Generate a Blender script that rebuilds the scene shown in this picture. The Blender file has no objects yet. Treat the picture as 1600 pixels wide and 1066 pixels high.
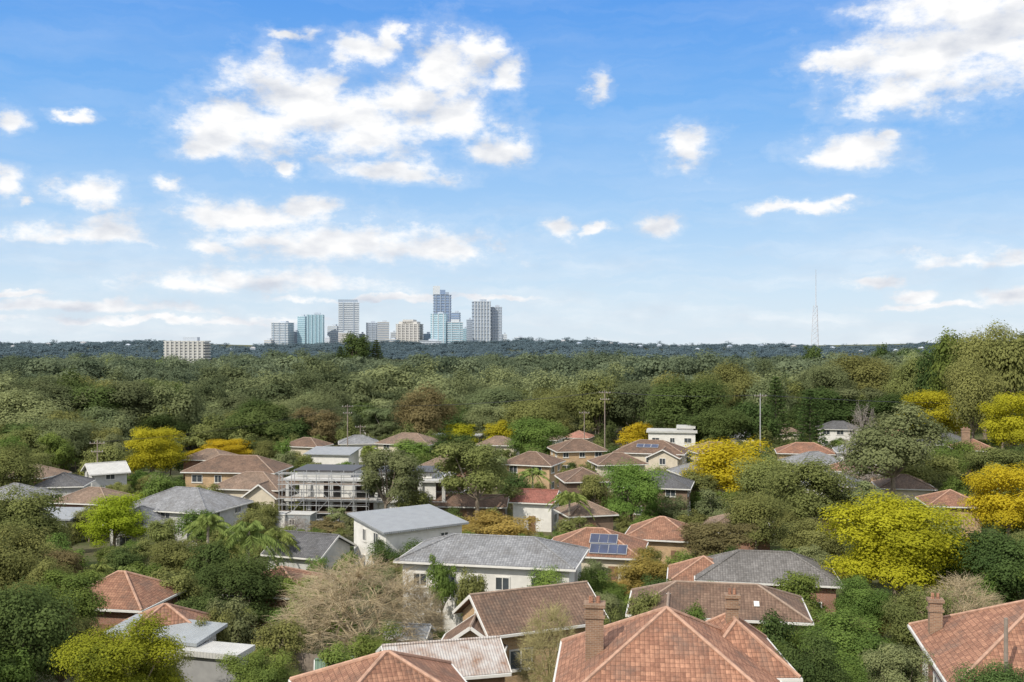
import bpy, math, random
import numpy as np
from mathutils import Vector, Matrix
random.seed(7); RNG=np.random.default_rng(7)
sc=bpy.context.scene; col=sc.collection
sc.view_settings.view_transform='Standard'; sc.view_settings.look='None'; sc.view_settings.exposure=0
F=1556.0; HC=26.0
R_=math.radians
# ---------------------------------------------------------------- terrain
GY=[-200,0,30,45,60,90,130,180,240,300,350,450,550,660,730,850,1100,1500,1900,2300,2800,3600,6000,20000]
GZ=[12,10,9,7,5,1.5,0,-.5,-2,-7,-9,-8,-4.5,-2.5,-3,-13,-22,-18,-7,8,10,2,-20,-60]
def sm(t):
    t=np.clip(t,0,1); return t*t*(3-2*t)
def ground(x,y):
    x=np.asarray(x,dtype=float); y=np.asarray(y,dtype=float)
    z=np.interp(y,GY,GZ)
    z=z+9*sm((x-60)/90)*sm((y-120)/80)*(1-sm((y-340)/180))
    z=z+sm((y-280)/120)*(1-sm((y-1100)/300))*(2.4*np.sin(x*.016+y*.022)+2.0*np.sin(x*.009-y*.03+2)+.8*np.sin(x*.045+y*.03))
    z=z+(5*np.sin(x*.0055+1)+3.5*np.sin(x*.013)+1.4*np.sin(x*.041))*sm((y-1700)/400)
    return z
def g(x,y): return float(ground(float(x),float(y)))
def X(px,d): return (px-800)/F*d
def Z(py,d): return HC-(py-533)/F*d
def solve(px,py,R):
    d=30.0
    while d<500:
        if HC-g(X(px,d),d)-R <= (py-533)/F*d: return d
        d+=.2
    return d
# ---------------------------------------------------------------- object helpers
def tag(o,label=None,cat=None,group=None,kind=None):
    if label: o['label']=label
    if cat: o['category']=cat
    if group: o['group']=group
    if kind: o['kind']=kind
    return o
def empty(name,loc,rz=0,label=None,cat=None,group=None):
    o=bpy.data.objects.new(name,None); col.objects.link(o); o.location=loc; o.rotation_euler.z=rz
    o.empty_display_size=.2
    return tag(o,label,cat,group)
class MB:
    def __init__(s): s.v=[]; s.f=[]
    def poly(s,*pts):
        i=len(s.v); s.v+= [tuple(p) for p in pts]; s.f.append(tuple(range(i,i+len(pts)))); return s
    def box(s,c,d,ax=None):
        cx,cy,cz=c; a,b,e=d[0]/2,d[1]/2,d[2]/2; i=len(s.v)
        for sx,sy,sz in ((-1,-1,-1),(1,-1,-1),(1,1,-1),(-1,1,-1),(-1,-1,1),(1,-1,1),(1,1,1),(-1,1,1)):
            if ax:
                p=Vector(c)+ax[0]*(sx*a)+ax[1]*(sy*b)+ax[2]*(sz*e); s.v.append(tuple(p))
            else: s.v.append((cx+sx*a,cy+sy*b,cz+sz*e))
        for q in ((0,3,2,1),(4,5,6,7),(0,1,5,4),(1,2,6,5),(2,3,7,6),(3,0,4,7)): s.f.append(tuple(i+k for k in q))
        return s
    def tube(s,p,q,r0,r1=None,n=6):
        p=Vector(p); q=Vector(q); r1=r0 if r1 is None else r1
        d=(q-p).normalized(); t=d.orthogonal().normalized(); b=d.cross(t); i=len(s.v)
        for c,r in ((p,r0),(q,r1)):
            for k in range(n):
                a=2*math.pi*k/n; s.v.append(tuple(c+t*(math.cos(a)*r)+b*(math.sin(a)*r)))
        for k in range(n):
            k2=(k+1)%n; s.f.append((i+k,i+k2,i+n+k2,i+n+k))
        s.f.append(tuple(i+k for k in range(n-1,-1,-1))); s.f.append(tuple(i+n+k for k in range(n)))
        return s
    def mesh(s,name,mat):
        me=bpy.data.meshes.new(name); me.from_pydata(s.v,[],s.f); me.update()
        uv=me.uv_layers.new(name='UVMap')
        for p in me.polygons:
            n=p.normal
            u=Vector((0,0,1)).cross(n)
            u=Vector((1,0,0)) if u.length<.02 else u.normalized()
            w=n.cross(u)
            for li in p.loop_indices:
                c=me.vertices[me.loops[li].vertex_index].co
                uv.data[li].uv=(c.dot(u),c.dot(w))
        me.materials.append(mat); return me
    def build(s,name,mat,parent=None,loc=(0,0,0),rz=0):
        o=bpy.data.objects.new(name,s.mesh(name,mat)); col.objects.link(o); o.location=loc; o.rotation_euler.z=rz
        if parent: o.parent=parent
        return o
# ---------------------------------------------------------------- materials
def newmat(name):
    m=bpy.data.materials.new(name); m.use_nodes=True; nt=m.node_tree; nt.nodes.clear(); return m,nt
def nd(nt,t,ins=None,**at):
    n=nt.nodes.new(t)
    for k,v in at.items(): setattr(n,k,v)
    for k,v in (ins or {}).items():
        s=n.inputs[k]
        if isinstance(v,bpy.types.NodeSocket): nt.links.new(v,s)
        else: s.default_value=v
    return n
def mth(nt,op,a,b=0.0,c=0.0,clamp=False):
    n=nd(nt,'ShaderNodeMath',{0:a,1:b,2:c},operation=op); n.use_clamp=clamp; return n.outputs[0]
def mixc(nt,f,a,b,blend='MIX'):
    n=nt.nodes.new('ShaderNodeMix'); n.data_type='RGBA'; n.blend_type=blend
    for s,v in ((n.inputs[0],f),(n.inputs[6],a),(n.inputs[7],b)):
        if isinstance(v,bpy.types.NodeSocket): nt.links.new(v,s)
        else: s.default_value=v
    return n.outputs[2]
def c4(c): return (c[0],c[1],c[2],1)
def finish(nt,color,rough=.8,normal=None,metal=0.0,spec=.3):
    p=nd(nt,'ShaderNodeBsdfPrincipled',{'Base Color':color,'Roughness':rough,'Metallic':metal,'Specular IOR Level':spec})
    if normal: nt.links.new(normal,p.inputs['Normal'])
    o=nd(nt,'ShaderNodeOutputMaterial',{'Surface':p.outputs[0]})
def noise(nt,scale,detail=4,coord='Object',rough=.6):
    tc=nd(nt,'ShaderNodeTexCoord')
    return nd(nt,'ShaderNodeTexNoise',{'Vector':tc.outputs[coord],'Scale':scale,'Detail':detail,'Roughness':rough}).outputs[0]
def mr(nt,v,a,b,c,d): return nd(nt,'ShaderNodeMapRange',{0:v,1:a,2:b,3:c,4:d}).outputs[0]
def m_plain(name,c,rough=.7,var=.25,scale=1.5,metal=0.0,spec=.3):
    m,nt=newmat(name); n=noise(nt,scale,5)
    k=mr(nt,n,.3,.7,1-var,1+var)
    cc=nd(nt,'ShaderNodeVectorMath',{0:c[:3],3:k},operation='SCALE').outputs[0]
    finish(nt,cc,rough,None,metal,spec); return m
def m_tile(name,c1,c2,dirt=.5,bw=.22,rh=.25):
    m,nt=newmat(name); tc=nd(nt,'ShaderNodeTexCoord'); uv=tc.outputs['UV']
    mo=tuple(.45*(a+b)/2 for a,b in zip(c1,c2))
    br=nd(nt,'ShaderNodeTexBrick',{'Vector':uv,'Color1':c4(c1),'Color2':c4(c2),'Mortar':c4(mo),'Scale':1.0,'Mortar Size':.014,'Mortar Smooth':.5,'Bias':0.0,'Brick Width':bw,'Row Height':rh})
    br.offset=.0
    n1=nd(nt,'ShaderNodeTexNoise',{'Vector':tc.outputs['Object'],'Scale':.6,'Detail':7,'Roughness':.72}).outputs[0]
    n2=nd(nt,'ShaderNodeTexNoise',{'Vector':tc.outputs['Object'],'Scale':6.0,'Detail':4,'Roughness':.7}).outputs[0]
    k=mth(nt,'MULTIPLY',mr(nt,n1,.35,.68,1.12,1-dirt),mr(nt,n2,.3,.7,.76,1.22))
    cc=nd(nt,'ShaderNodeVectorMath',{0:br.outputs[0],3:k},operation='SCALE').outputs[0]
    gl=sum(c1)/3*.7
    cc=mixc(nt,mr(nt,n1,.5,.75,0,.45),cc,(gl,gl*.93,gl*.84,1))
    sp=nd(nt,'ShaderNodeSeparateXYZ',{0:uv})
    saw=mth(nt,'FRACT',mth(nt,'DIVIDE',sp.outputs[1],rh))
    wav=mth(nt,'PINGPONG',sp.outputs[0],bw/2)
    h=mth(nt,'ADD',mth(nt,'MULTIPLY',saw,-.05),mth(nt,'MULTIPLY',wav,.35))
    b=nd(nt,'ShaderNodeBump',{'Height':h,'Strength':.8,'Distance':1.0})
    finish(nt,cc,.8,b.outputs[0],0,.2); return m
def m_metal(name,c,rust=None,pitch=.2):
    m,nt=newmat(name); tc=nd(nt,'ShaderNodeTexCoord'); sp=nd(nt,'ShaderNodeSeparateXYZ',{0:tc.outputs['UV']})
    w=mth(nt,'SINE',mth(nt,'MULTIPLY',sp.outputs[0],6.283/pitch))
    b=nd(nt,'ShaderNodeBump',{'Height':mth(nt,'MULTIPLY',w,.02),'Strength':.8,'Distance':1.0})
    n=nd(nt,'ShaderNodeTexNoise',{'Vector':tc.outputs['UV'],'Scale':.9,'Detail':7,'Roughness':.7}).outputs[0]
    if rust: cc=mixc(nt,mr(nt,n,.42,.68,0,1),c4(c),c4(rust))
    else: cc=nd(nt,'ShaderNodeVectorMath',{0:c[:3],3:mr(nt,n,.3,.7,.85,1.12)},operation='SCALE').outputs[0]
    finish(nt,cc,.5,b.outputs[0]); return m
def m_brick(name,c1,c2,mort=(.35,.32,.28)):
    m,nt=newmat(name); tc=nd(nt,'ShaderNodeTexCoord')
    br=nd(nt,'ShaderNodeTexBrick',{'Vector':tc.outputs['UV'],'Color1':c4(c1),'Color2':c4(c2),'Mortar':c4(mort),'Scale':1.0,'Mortar Size':.008,'Brick Width':.24,'Row Height':.086,'Bias':0.0})
    n=nd(nt,'ShaderNodeTexNoise',{'Vector':tc.outputs['Object'],'Scale':.8,'Detail':6}).outputs[0]
    cc=nd(nt,'ShaderNodeVectorMath',{0:br.outputs[0],3:mr(nt,n,.3,.7,.8,1.15)},operation='SCALE').outputs[0]
    finish(nt,cc,.85); return m
LK=2.1
def m_leaf(name,cd,cl,trans=.42,vary=.2,k0=None):
    m,nt=newmat(name); k0=LK if k0 is None else k0
    cd=[v*k0 for v in cd]; cl=[v*k0 for v in cl]
    at=nd(nt,'ShaderNodeAttribute',attribute_name='tint')
    oi=nd(nt,'ShaderNodeObjectInfo')
    cc=mixc(nt,at.outputs['Fac'],c4(cd),c4(cl))
    k=mr(nt,oi.outputs['Random'],0,1,1-vary,1+vary)
    cc=nd(nt,'ShaderNodeVectorMath',{0:cc,3:k},operation='SCALE').outputs[0]
    hs=nd(nt,'ShaderNodeHueSaturation',{'Color':cc,'Hue':mr(nt,mth(nt,'FRACT',mth(nt,'MULTIPLY',oi.outputs['Random'],7.3)),0,1,.485,.515),'Saturation':1.0,'Value':1.0}).outputs[0]
    d=nd(nt,'ShaderNodeBsdfDiffuse',{'Color':hs}); t=nd(nt,'ShaderNodeBsdfTranslucent',{'Color':hs})
    mx=nd(nt,'ShaderNodeMixShader',{0:trans,1:d.outputs[0],2:t.outputs[0]})
    nd(nt,'ShaderNodeOutputMaterial',{'Surface':mx.outputs[0]}); return m
def m_glass(name,c,rough=.15):
    m,nt=newmat(name); n=noise(nt,.6,2)
    cc=nd(nt,'ShaderNodeVectorMath',{0:c[:3],3:mr(nt,n,.3,.7,.7,1.3)},operation='SCALE').outputs[0]
    finish(nt,cc,rough,None,0,.6); return m
M={}
M['terra']=m_tile('terracotta_tile',(.395,.21,.137),(.25,.125,.083),.32)
M['terra2']=m_tile('red_terracotta_tile',(.33,.18,.118),(.235,.12,.08),.38)
M['brown']=m_tile('brown_tile',(.225,.15,.108),(.16,.103,.075),.4)
M['tan']=m_tile('tan_tile',(.29,.21,.158),(.215,.152,.113),.4)
M['grey']=m_tile('grey_tile',(.30,.305,.315),(.21,.215,.225),.35)
M['greyb']=m_tile('weathered_grey_tile',(.215,.205,.197),(.15,.142,.135),.35)
M['dark']=m_tile('charcoal_tile',(.15,.15,.155),(.105,.105,.11),.3)
M['red']=m_tile('dull_red_tile',(.32,.135,.105),(.25,.10,.077),.3)
M['pink']=m_tile('salmon_tile',(.43,.22,.17),(.36,.175,.13),.3)
M['capterra']=m_plain('ridge_terracotta',(.41,.255,.185),.85,.25,3)
M['captan']=m_plain('ridge_tan',(.28,.21,.165),.85,.25,3)
CAP={'terracotta_tile':'capterra','red_terracotta_tile':'capterra','brown_tile':'captan','tan_tile':'captan','salmon_tile':'capterra'}
M['metal']=m_metal('grey_metal_sheet',(.27,.285,.30),None,.25)
M['bluemetal']=m_metal('pale_metal_sheet',(.30,.325,.34))
M['whitemetal']=m_metal('white_metal_sheet',(.50,.50,.48))
M['rusty']=m_metal('rusty_metal_sheet',(.46,.44,.42),(.25,.15,.10),.15)
M['white']=m_plain('white_render',(.64,.63,.60),.8,.1)
M['trim']=m_plain('white_trim',(.64,.63,.60),.5,.06)
M['cream']=m_plain('cream_render',(.56,.50,.40),.8,.1)
M['lgrey']=m_plain('light_grey_render',(.48,.48,.47),.8,.12)
M['mgrey']=m_plain('mid_grey_render',(.30,.30,.30),.8,.12)
M['brownwall']=m_brick('brown_brick',(.20,.13,.09),(.15,.095,.065),(.24,.2,.17))
M['redbrick']=m_brick('red_brick',(.30,.13,.08),(.22,.095,.06))
M['tanbrick']=m_brick('yellow_brick',(.50,.33,.17),(.38,.24,.12),(.5,.44,.36))
M['chimbrick']=m_brick('chimney_brick',(.29,.175,.11),(.20,.12,.08),(.33,.28,.22))
M['timber']=m_plain('weathered_timber',(.20,.12,.075),.85,.35,3)
M['fence']=m_plain('grey_timber',(.24,.20,.165),.9,.3,4)
M['pole']=m_plain('pole_timber',(.24,.20,.17),.9,.25,2)
M['steel']=m_plain('galvanised_steel',(.42,.43,.44),.45,.1,2,.3)
M['dkmetal']=m_plain('dark_metal',(.06,.06,.065),.5,.1)
M['pane']=m_glass('window_glass',(.06,.07,.08))
M['solar']=m_glass('solar_cell',(.03,.045,.10),.12)
M['bark']=m_plain('grey_bark',(.22,.18,.14),.9,.35,2)
M['palebark']=m_plain('pale_bark',(.38,.33,.27),.9,.3,2)
M['greenmetal']=m_metal('green_sheet',(.13,.19,.14),None,.2)
M['olive']=m_leaf('olive_leaves',(.055,.064,.023),(.147,.153,.053))
M['green']=m_leaf('green_leaves',(.042,.068,.019),(.113,.148,.036))
M['bright']=m_leaf('bright_green_leaves',(.043,.080,.02),(.103,.158,.036),.42,.08)
M['deep']=m_leaf('dark_green_leaves',(.024,.039,.014),(.064,.088,.028))
M['yellow']=m_leaf('yellow_leaves',(.195,.158,.012),(.335,.275,.022),.5,.06)
M['ygreen']=m_leaf('yellow_green_leaves',(.135,.127,.012),(.262,.235,.021),.5,.06)
M['tips']=m_leaf('yellow_tipped_leaves',(.016,.030,.009),(.195,.20,.018),.34,.04)
M['lime']=m_leaf('lime_leaves',(.10,.14,.013),(.195,.245,.022),.45,.08)
M['greyg']=m_leaf('grey_green_leaves',(.062,.074,.034),(.145,.158,.074))
M['brownleaf']=m_leaf('bronze_leaves',(.07,.059,.028),(.145,.122,.058))
M['orange']=m_leaf('amber_leaves',(.11,.088,.027),(.195,.15,.042),.4,.2)
M['palm']=m_leaf('palm_leaves',(.07,.09,.026),(.155,.185,.056),.4)
M['forest']=m_leaf('forest_leaves',(.035,.045,.022),(.104,.119,.057),.4,.3)
M['forest_haze']=m_leaf('hazed_forest_leaves',(.040,.053,.033),(.098,.116,.068),.4,.1)  # farther crowns a little bluer, distance haze mixed into the leaf colour
M['ridge_haze']=m_leaf('hazed_ridge_leaves',(.062,.092,.112),(.095,.132,.150),.1,.1,1)  # ridge foliage coloured blue-grey, air haze carried by the leaf colour
M['twig']=m_plain('bare_twigs',(.44,.36,.23),.9,.2,1)
M['twigpink']=m_plain('greyish_twigs',(.34,.30,.27),.9,.25,1)
M['twiggreen']=m_plain('budding_twigs',(.36,.32,.15),.9,.25,1)
m,nt=newmat('ground_cover'); n1=noise(nt,.06,8); n2=noise(nt,1.2,6)
cc=mixc(nt,mr(nt,n1,.42,.62,0,1),(.085,.105,.04,1),(.15,.13,.08,1)); cc=mixc(nt,mr(nt,n2,.3,.7,0,.6),cc,(.06,.075,.03,1)); finish(nt,cc,.95,None,0,.1); M['ground']=m
# ---------------------------------------------------------------- ground sheet
xs=np.concatenate([np.linspace(-9000,-1700,10),np.linspace(-1500,-330,40),np.linspace(-300,300,101),np.linspace(330,1500,40),np.linspace(1700,9000,10)])
ys=np.concatenate([np.linspace(-200,20,8),np.linspace(26,420,100),np.linspace(440,3600,140),np.linspace(3900,15000,12)])
GX,GYY=np.meshgrid(xs,ys); GZZ=ground(GX,GYY)
nx=len(xs); ny=len(ys)
V=np.stack([GX.ravel(),GYY.ravel(),GZZ.ravel()],1)
fa=[(j*nx+i,j*nx+i+1,(j+1)*nx+i+1,(j+1)*nx+i) for j in range(ny-1) for i in range(nx-1)]
me=bpy.data.meshes.new('ground'); me.from_pydata(V.tolist(),[],fa); me.materials.append(M['ground'])
for p in me.polygons: p.use_smooth=True
o=bpy.data.objects.new('ground',me); col.objects.link(o); tag(o,'grassy hillside falling from the houses to the wooded valley','ground',kind='structure')
# ---------------------------------------------------------------- houses
HOUSES=[]; PROT=[]
def wcoord(side,u,z,off,W,L,w,h,t):
    if side=='f': return (u,-L/2-off,z),(w,t,h)
    if side=='b': return (u,L/2+off,z),(w,t,h)
    if side=='l': return (-W/2-off,u,z),(t,w,h)
    return (W/2+off,u,z),(t,w,h)
def window(root,loc,rz,side,u,z,w,h,W,L,fm):
    b=MB(); e=.09
    for du,dz,ww,hh in ((0,h/2-e/2,w,e),(0,-h/2+e/2,w,e),(-w/2+e/2,0,e,h-2*e),(w/2-e/2,0,e,h-2*e),(0,0,.06,h-2*e)):
        c,s=wcoord(side,u+du,z+dz,.03,W,L,ww,hh,.09); b.box(c,s)
    c,s=wcoord(side,u,z-h/2-.05,.05,W,L,w+.16,.07,.14); b.box(c,s)
    fo=b.build('window',fm,root,loc,rz)
    c,s=wcoord(side,u,z,.012,W,L,w-.1,h-.1,.03); MB().box(c,s).build('pane',M['pane'],fo)
def block(root,dx,dy,rot,W,L,he,R,kind,wm,rm,oh=.5,wins=True,base=-2.5,trim=None,chim=(),door=True,solar=(),sky=(),sides='flr',winlist=None):
    loc=(dx,dy,0); rz=R_(rot); trim=trim or M['trim']
    b=MB(); wt=he-.19
    b.box((0,0,(wt+base)/2),(W,L,wt-base))
    sl=0
    if kind=='gable':
        sl=(R-he)/(L/2+oh)
        zt=wt; zr=R-.16; yb=L/2-.02
        zy=zr-sl*yb
        for s in (-1,1):
            x=s*(W/2-.004)
            pts=[(x,-yb,zt),(x,yb,zt),(x,yb,zy),(x,0,zr),(x,-yb,zy)]
            b.poly(*(pts if s>0 else pts[::-1]))
    if kind=='skillion':
        for s in (-1,1):
            x=s*(W/2-.004); pts=[(x,-L/2,wt),(x,L/2,wt),(x,L/2,R-.22)]
            b.poly(*(pts if s>0 else pts[::-1]))
        b.poly((W/2,L/2-.004,wt),(-W/2,L/2-.004,wt),(-W/2,L/2-.004,R-.22),(W/2,L/2-.004,R-.22))
    b.build('wall',wm,root,loc,rz)
    a=W/2+oh; c=L/2+oh; rb=MB(); caps=MB(); edges=[]
    if kind=='hip':
        if a>=c: r0=(-(a-c),0,R); r1=(a-c,0,R)
        else: r0=(0,-(c-a),R); r1=(0,c-a,R)
        A,B,C,D=(-a,-c,he),(a,-c,he),(a,c,he),(-a,c,he)
        if a>=c:
            rb.poly(A,B,r1,r0); rb.poly(C,D,r0,r1); rb.poly(B,C,r1); rb.poly(D,A,r0)
            edges=[(A,r0),(D,r0),(B,r1),(C,r1)]
        else:
            rb.poly(A,B,r0); rb.poly(B,C,r1,r0); rb.poly(C,D,r1); rb.poly(D,A,r0,r1)
            edges=[(A,r0),(B,r0),(C,r1),(D,r1)]
        if (Vector(r0)-Vector(r1)).length>.1: edges.append((r0,r1))
        rb.poly((-a,-c,he-.17),(-a,c,he-.17),(a,c,he-.17),(a,-c,he-.17))
        slope=math.atan2(R-he,min(a,c))
    elif kind=='gable':
        r0=(-a,0,R); r1=(a,0,R)
        rb.poly((-a,-c,he),(a,-c,he),r1,r0); rb.poly((a,c,he),(-a,c,he),r0,r1); edges=[(r0,r1)]
        d=.14
        rb.poly((-a,-c,he-d),(-a,0,R-d),(a,0,R-d),(a,-c,he-d)); rb.poly((a,c,he-d),(a,0,R-d),(-a,0,R-d),(-a,c,he-d))
        slope=math.atan2(R-he,c)
    elif kind=='skillion':
        t=.2
        rb.poly((-a,-c,he),(a,-c,he),(a,c,R),(-a,c,R)); rb.poly((-a,-c,he-t),(-a,c,R-t),(a,c,R-t),(a,-c,he-t))
        rb.poly((-a,-c,he-t),(a,-c,he-t),(a,-c,he),(-a,-c,he)); rb.poly((a,c,R-t),(-a,c,R-t),(-a,c,R),(a,c,R))
        rb.poly((a,-c,he-t),(a,c,R-t),(a,c,R),(a,-c,he)); rb.poly((-a,c,R-t),(-a,-c,he-t),(-a,-c,he),(-a,c,R))
        slope=math.atan2(R-he,2*c)
    else:
        rb.box((0,0,(he+R)/2-.09),(2*a,2*c,R-he+.18)); slope=0
    ro=rb.build('roof',rm,root,loc,rz)
    if kind=='gable':
        for s in (-1,1):
            bb=MB()
            for q in (-1,1):
                p0=Vector((s*(a+.02),q*c,he-.08)); p1=Vector((s*(a+.02),0,R-.08))
                dirv=(p1-p0).normalized(); up=dirv.cross(Vector((1,0,0))).normalized()
                bb.box((p0+p1)/2,(.05,(p1-p0).length,.2),(Vector((1,0,0)),dirv,up))
            bb.build('bargeboard',trim,ro)
    if edges:
        for p,q in edges: caps.tube(Vector(p)+Vector((0,0,.02)),Vector(q)+Vector((0,0,.02)),.095,.095,6)
        caps.build('ridge_cap',M[CAP[rm.name]] if rm.name in CAP else rm,ro)
    if kind=='hip':
        gb=MB()
        for s in (-1,1):
            gb.box((0,s*(c+.04),he-.1),(2*a+.2,.12,.15)); gb.box((s*(a+.04),0,he-.1),(.12,2*c-.05,.15))
        gb.build('gutter',trim,ro)
    if kind=='gable':
        for s in (-1,1): MB().box((0,s*(c+.04),he-.1),(2*a,.12,.15)).build('gutter',trim,ro)
    for (cx,cy,top,sz) in chim:
        q=MB(); q.box((cx,cy,(he+top)/2),(sz,sz*.8,top-he)); q.box((cx,cy,top-.45),(sz+.14,sz*.8+.14,.14)); q.box((cx,cy,top+.06),(sz+.18,sz*.8+.18,.16))
        q.build('chimney',M['chimbrick'],ro)
        for s in (-.2,.2): MB().tube((cx+s*sz,cy,top+.12),(cx+s*sz,cy,top+.45),.12*sz+.02,.09*sz+.02,8).build('chimney_pot',M['terra'],ro)
    cs,sn=math.cos(slope),math.sin(slope); ax=(Vector((1,0,0)),Vector((0,cs,sn)),Vector((0,-sn,cs)))
    for lst,mt,nm,lift in ((solar,M['solar'],'solar_panel',.12),(sky,M['trim'],'skylight',.06)):
        for (u,s,w,h) in lst:
            p=Vector((u,-c+s*cs,he+s*sn))+ax[2]*lift
            MB().box(p,(w,h,.05),ax).build(nm,mt,ro)
            if nm=='solar_panel':
                fr=MB()
                for e in (-1,1):
                    fr.box(p+ax[0]*(e*w/2),(.05,h+.05,.08),ax); fr.box(p+ax[1]*(e*h/2),(w-.05,.05,.08),ax)
                fr.build('panel_frame',M['steel'],ro)
    if winlist is not None:
        for (side,u,z,w,h) in winlist: window(root,loc,rz,side,u,z,w,h,W,L,trim)
    elif wins:
        st=2 if he>4.7 else 1
        for side in sides:
            ln=W if side in 'fb' else L
            n=max(1,int(ln/3.3))
            for s in range(st):
                for i in range(n):
                    u=-ln/2+ln*(i+.5)/n+random.uniform(-.2,.2); zz=1.55+s*2.75
                    if door and side=='f' and s==0 and i==n//2:
                        cc_,ss_=wcoord('f',u,1.05,.02,W,L,.95,2.1,.06)
                        dd=MB().box(cc_,ss_).build('door',M['timber'],root,loc,rz)
                        cc_,ss_=wcoord('f',u+.36,1.0,.08,W,L,.06,.14,.06); MB().box(cc_,ss_).build('handle',M['steel'],dd)
                        continue
                    window(root,loc,rz,side,u,zz,random.choice([1.2,1.5,1.8]) if ln/n>2.2 else 1.0,1.25,W,L,trim)
SC=.9
def house(label,px,py,R,W,L,rot,kind,rm,wm,he=None,d=None,cat='house',name='house',wings=(),vis=.44,group=None,skip=False,**kw):
    d=d or solve(px,py,R); x=X(px,d); z=g(x,d); W*=SC; L*=SC
    if skip and any((hx-x)**2+(hy-d)**2<(rad*.85+math.hypot(W,L)*.43)**2 for (hx,hy,rad,_,_) in HOUSES): return None
    for k in ('chim','solar','sky'):
        if k in kw: kw[k]=[(a*SC,b*SC if k!='solar' else b,t,s) for a,b,t,s in kw[k]]
    if 'winlist' in kw: kw['winlist']=[(s,u*SC,zz,w,h) for s,u,zz,w,h in kw['winlist']]
    root=empty(name,(x,d,z),0,label,cat,group)
    if he is None: he=R-(min(W,L)/2+.5)*.45 if kind!='gable' else R-(L/2+.5)*.45
    block(root,0,0,rot,W,L,he,R,kind,M[wm],M[rm],**kw)
    for wg in wings:
        wg=dict(wg); wm2=M[wg.pop('wm',wm)]; rm2=M[wg.pop('rm',rm)]
        block(root,wg.pop('dx')*SC,wg.pop('dy')*SC,wg.pop('rot'),wg.pop('W')*SC,wg.pop('L')*SC,wg.pop('he'),wg.pop('R'),wg.pop('kind'),wm2,rm2,**wg)
    rad=math.hypot(W,L)/2
    hw=(abs(W*math.cos(R_(rot)))+abs(L*math.sin(R_(rot))))/2*F/d
    py2=533+F*(HC-z-R+vis*R)/d
    HOUSES.append((x,d,rad,W,L)); PROT.append((d,px-hw*.8,px+hw*.8,py2))
    return root
# foreground
house('salmon terracotta hip-roofed house with a tall chimney, nearest the camera at bottom centre',1042,951,6.6,10.6,10.6,-6,'hip','terra','cream',he=3.3,vis=.5,
  chim=[(-3.8,-.5,6.75,.85),(3.8,3.6,6.4,.6)],wings=[dict(dx=4.2,dy=3.2,rot=90,W=6,L=4.4,he=3.4,R=5.4,kind='hip',wins=False)])
house('terracotta roofed red brick house cut off by the right edge of the picture',1664,937,6.6,13.4,11,-12,'hip','terra','redbrick',he=3.4,vis=.5,chim=[(-6.3,3.0,5.5,.66)])
house('brown tiled hip roof at bottom edge left of centre, in front of the rusty shed',605,1026,5.1,7.4,7.2,18,'hip','terra2','redbrick',he=3.1,d=44)
house('old timber shed with a rusty corrugated iron roof',690,1003,3.8,6.6,5.2,14,'gable','rusty','timber',he=2.7,cat='shed',name='shed',winlist=[('r',0,1.5,1.1,1.0)],oh=.3,vis=.8)
house('yellow brick cottage with a brown tiled roof and white bargeboards',828,943,5.5,8.2,5.6,24,'gable','brown','tanbrick',he=3.7,vis=.85,d=64.5,winlist=[('l',0,1.6,1.4,1.2),('f',-2.0,1.9,1.6,1.3),('f',1.6,1.9,1.5,1.3),('l',0,4.1,.6,.5)],wings=[dict(dx=-3.9,dy=-3.2,rot=84,W=2.4,L=3.4,he=2.9,R=4.3,kind='gable',sides='l',door=False)])
house('long brown tiled house with two small skylights on its roof',1120,912,5.4,12.0,6.0,-10,'hip','brown','tanbrick',he=3.9,sky=[(1.0,2.1,.35,.5),(2.8,1.7,.35,.5)],wings=[dict(dx=-4.2,dy=-3.2,rot=80,W=4.0,L=4.2,he=3.6,R=4.9,kind='gable',sides='l')])
house('white two-storey house with a pale grey tiled hip roof in the centre',772,838,7.6,14.8,7.4,-12,'hip','grey','white',he=6.1,vis=.62,wings=[dict(dx=1.8,dy=-4.6,rot=-12,W=5.5,L=3,he=2.6,R=3.6,kind='hip',wins=False)],
  winlist=[('f',-5.8,4.6,1.2,1.1),('f',-3.4,4.6,1.5,1.2),('f',-.6,4.6,.8,1.2),('f',1.6,4.6,1.2,1.1),('f',5.0,4.4,1.7,1.7),('f',-4.6,1.5,1.6,1.3),('f',5.4,1.3,1.4,1.8),('l',0,4.6,1.4,1.2),('r',0,4.6,1.4,1.2)])
house('pale two-storey box house under a low grey skillion metal roof',637,803,6.8,10,8,35,'skillion','metal','white',he=6.0,vis=.75,winlist=[('l',-1.7,4.9,1.1,1.3),('l',1.2,4.9,.8,1.3),('l',-1.7,2.2,1.1,1.6),('l',1.3,2.2,.8,1.3),('f',2.6,4.8,1.0,.8)],oh=.55)
house('terracotta hip-roofed house with blue solar panels on its front slope',930,826,5.2,10.5,8.5,-12,'hip','terra2','cream',he=3.1,vis=.5,solar=[(x_,2.9,.95,1.5) for x_ in (.2,1.25,2.3)]+[(x_,1.2,.95,1.5) for x_ in (.4,1.45,2.5,3.55)])
house('grey tiled hip roof behind the long brown roof with skylights',1195,862,5.6,12.5,7.6,-10,'hip','greyb','redbrick',he=3.7,wings=[dict(dx=-5.8,dy=1.2,rot=-10,W=6,L=6,he=3.2,R=4.9,kind='hip',rm='terra2',wins=False)])
house('small terracotta hip roof just right of the house with solar panels',1035,808,5.2,8,7.4,-14,'hip','terra2','tanbrick',he=3.3)
house('wide grey tiled hip-roofed house left of the tall palms',292,762,7.0,13.5,10,-18,'hip','grey','lgrey',he=4.8,vis=.44,wings=[dict(dx=-4.5,dy=-5.5,rot=72,W=6,L=5.5,he=3.6,R=5.4,kind='hip')])
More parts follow.
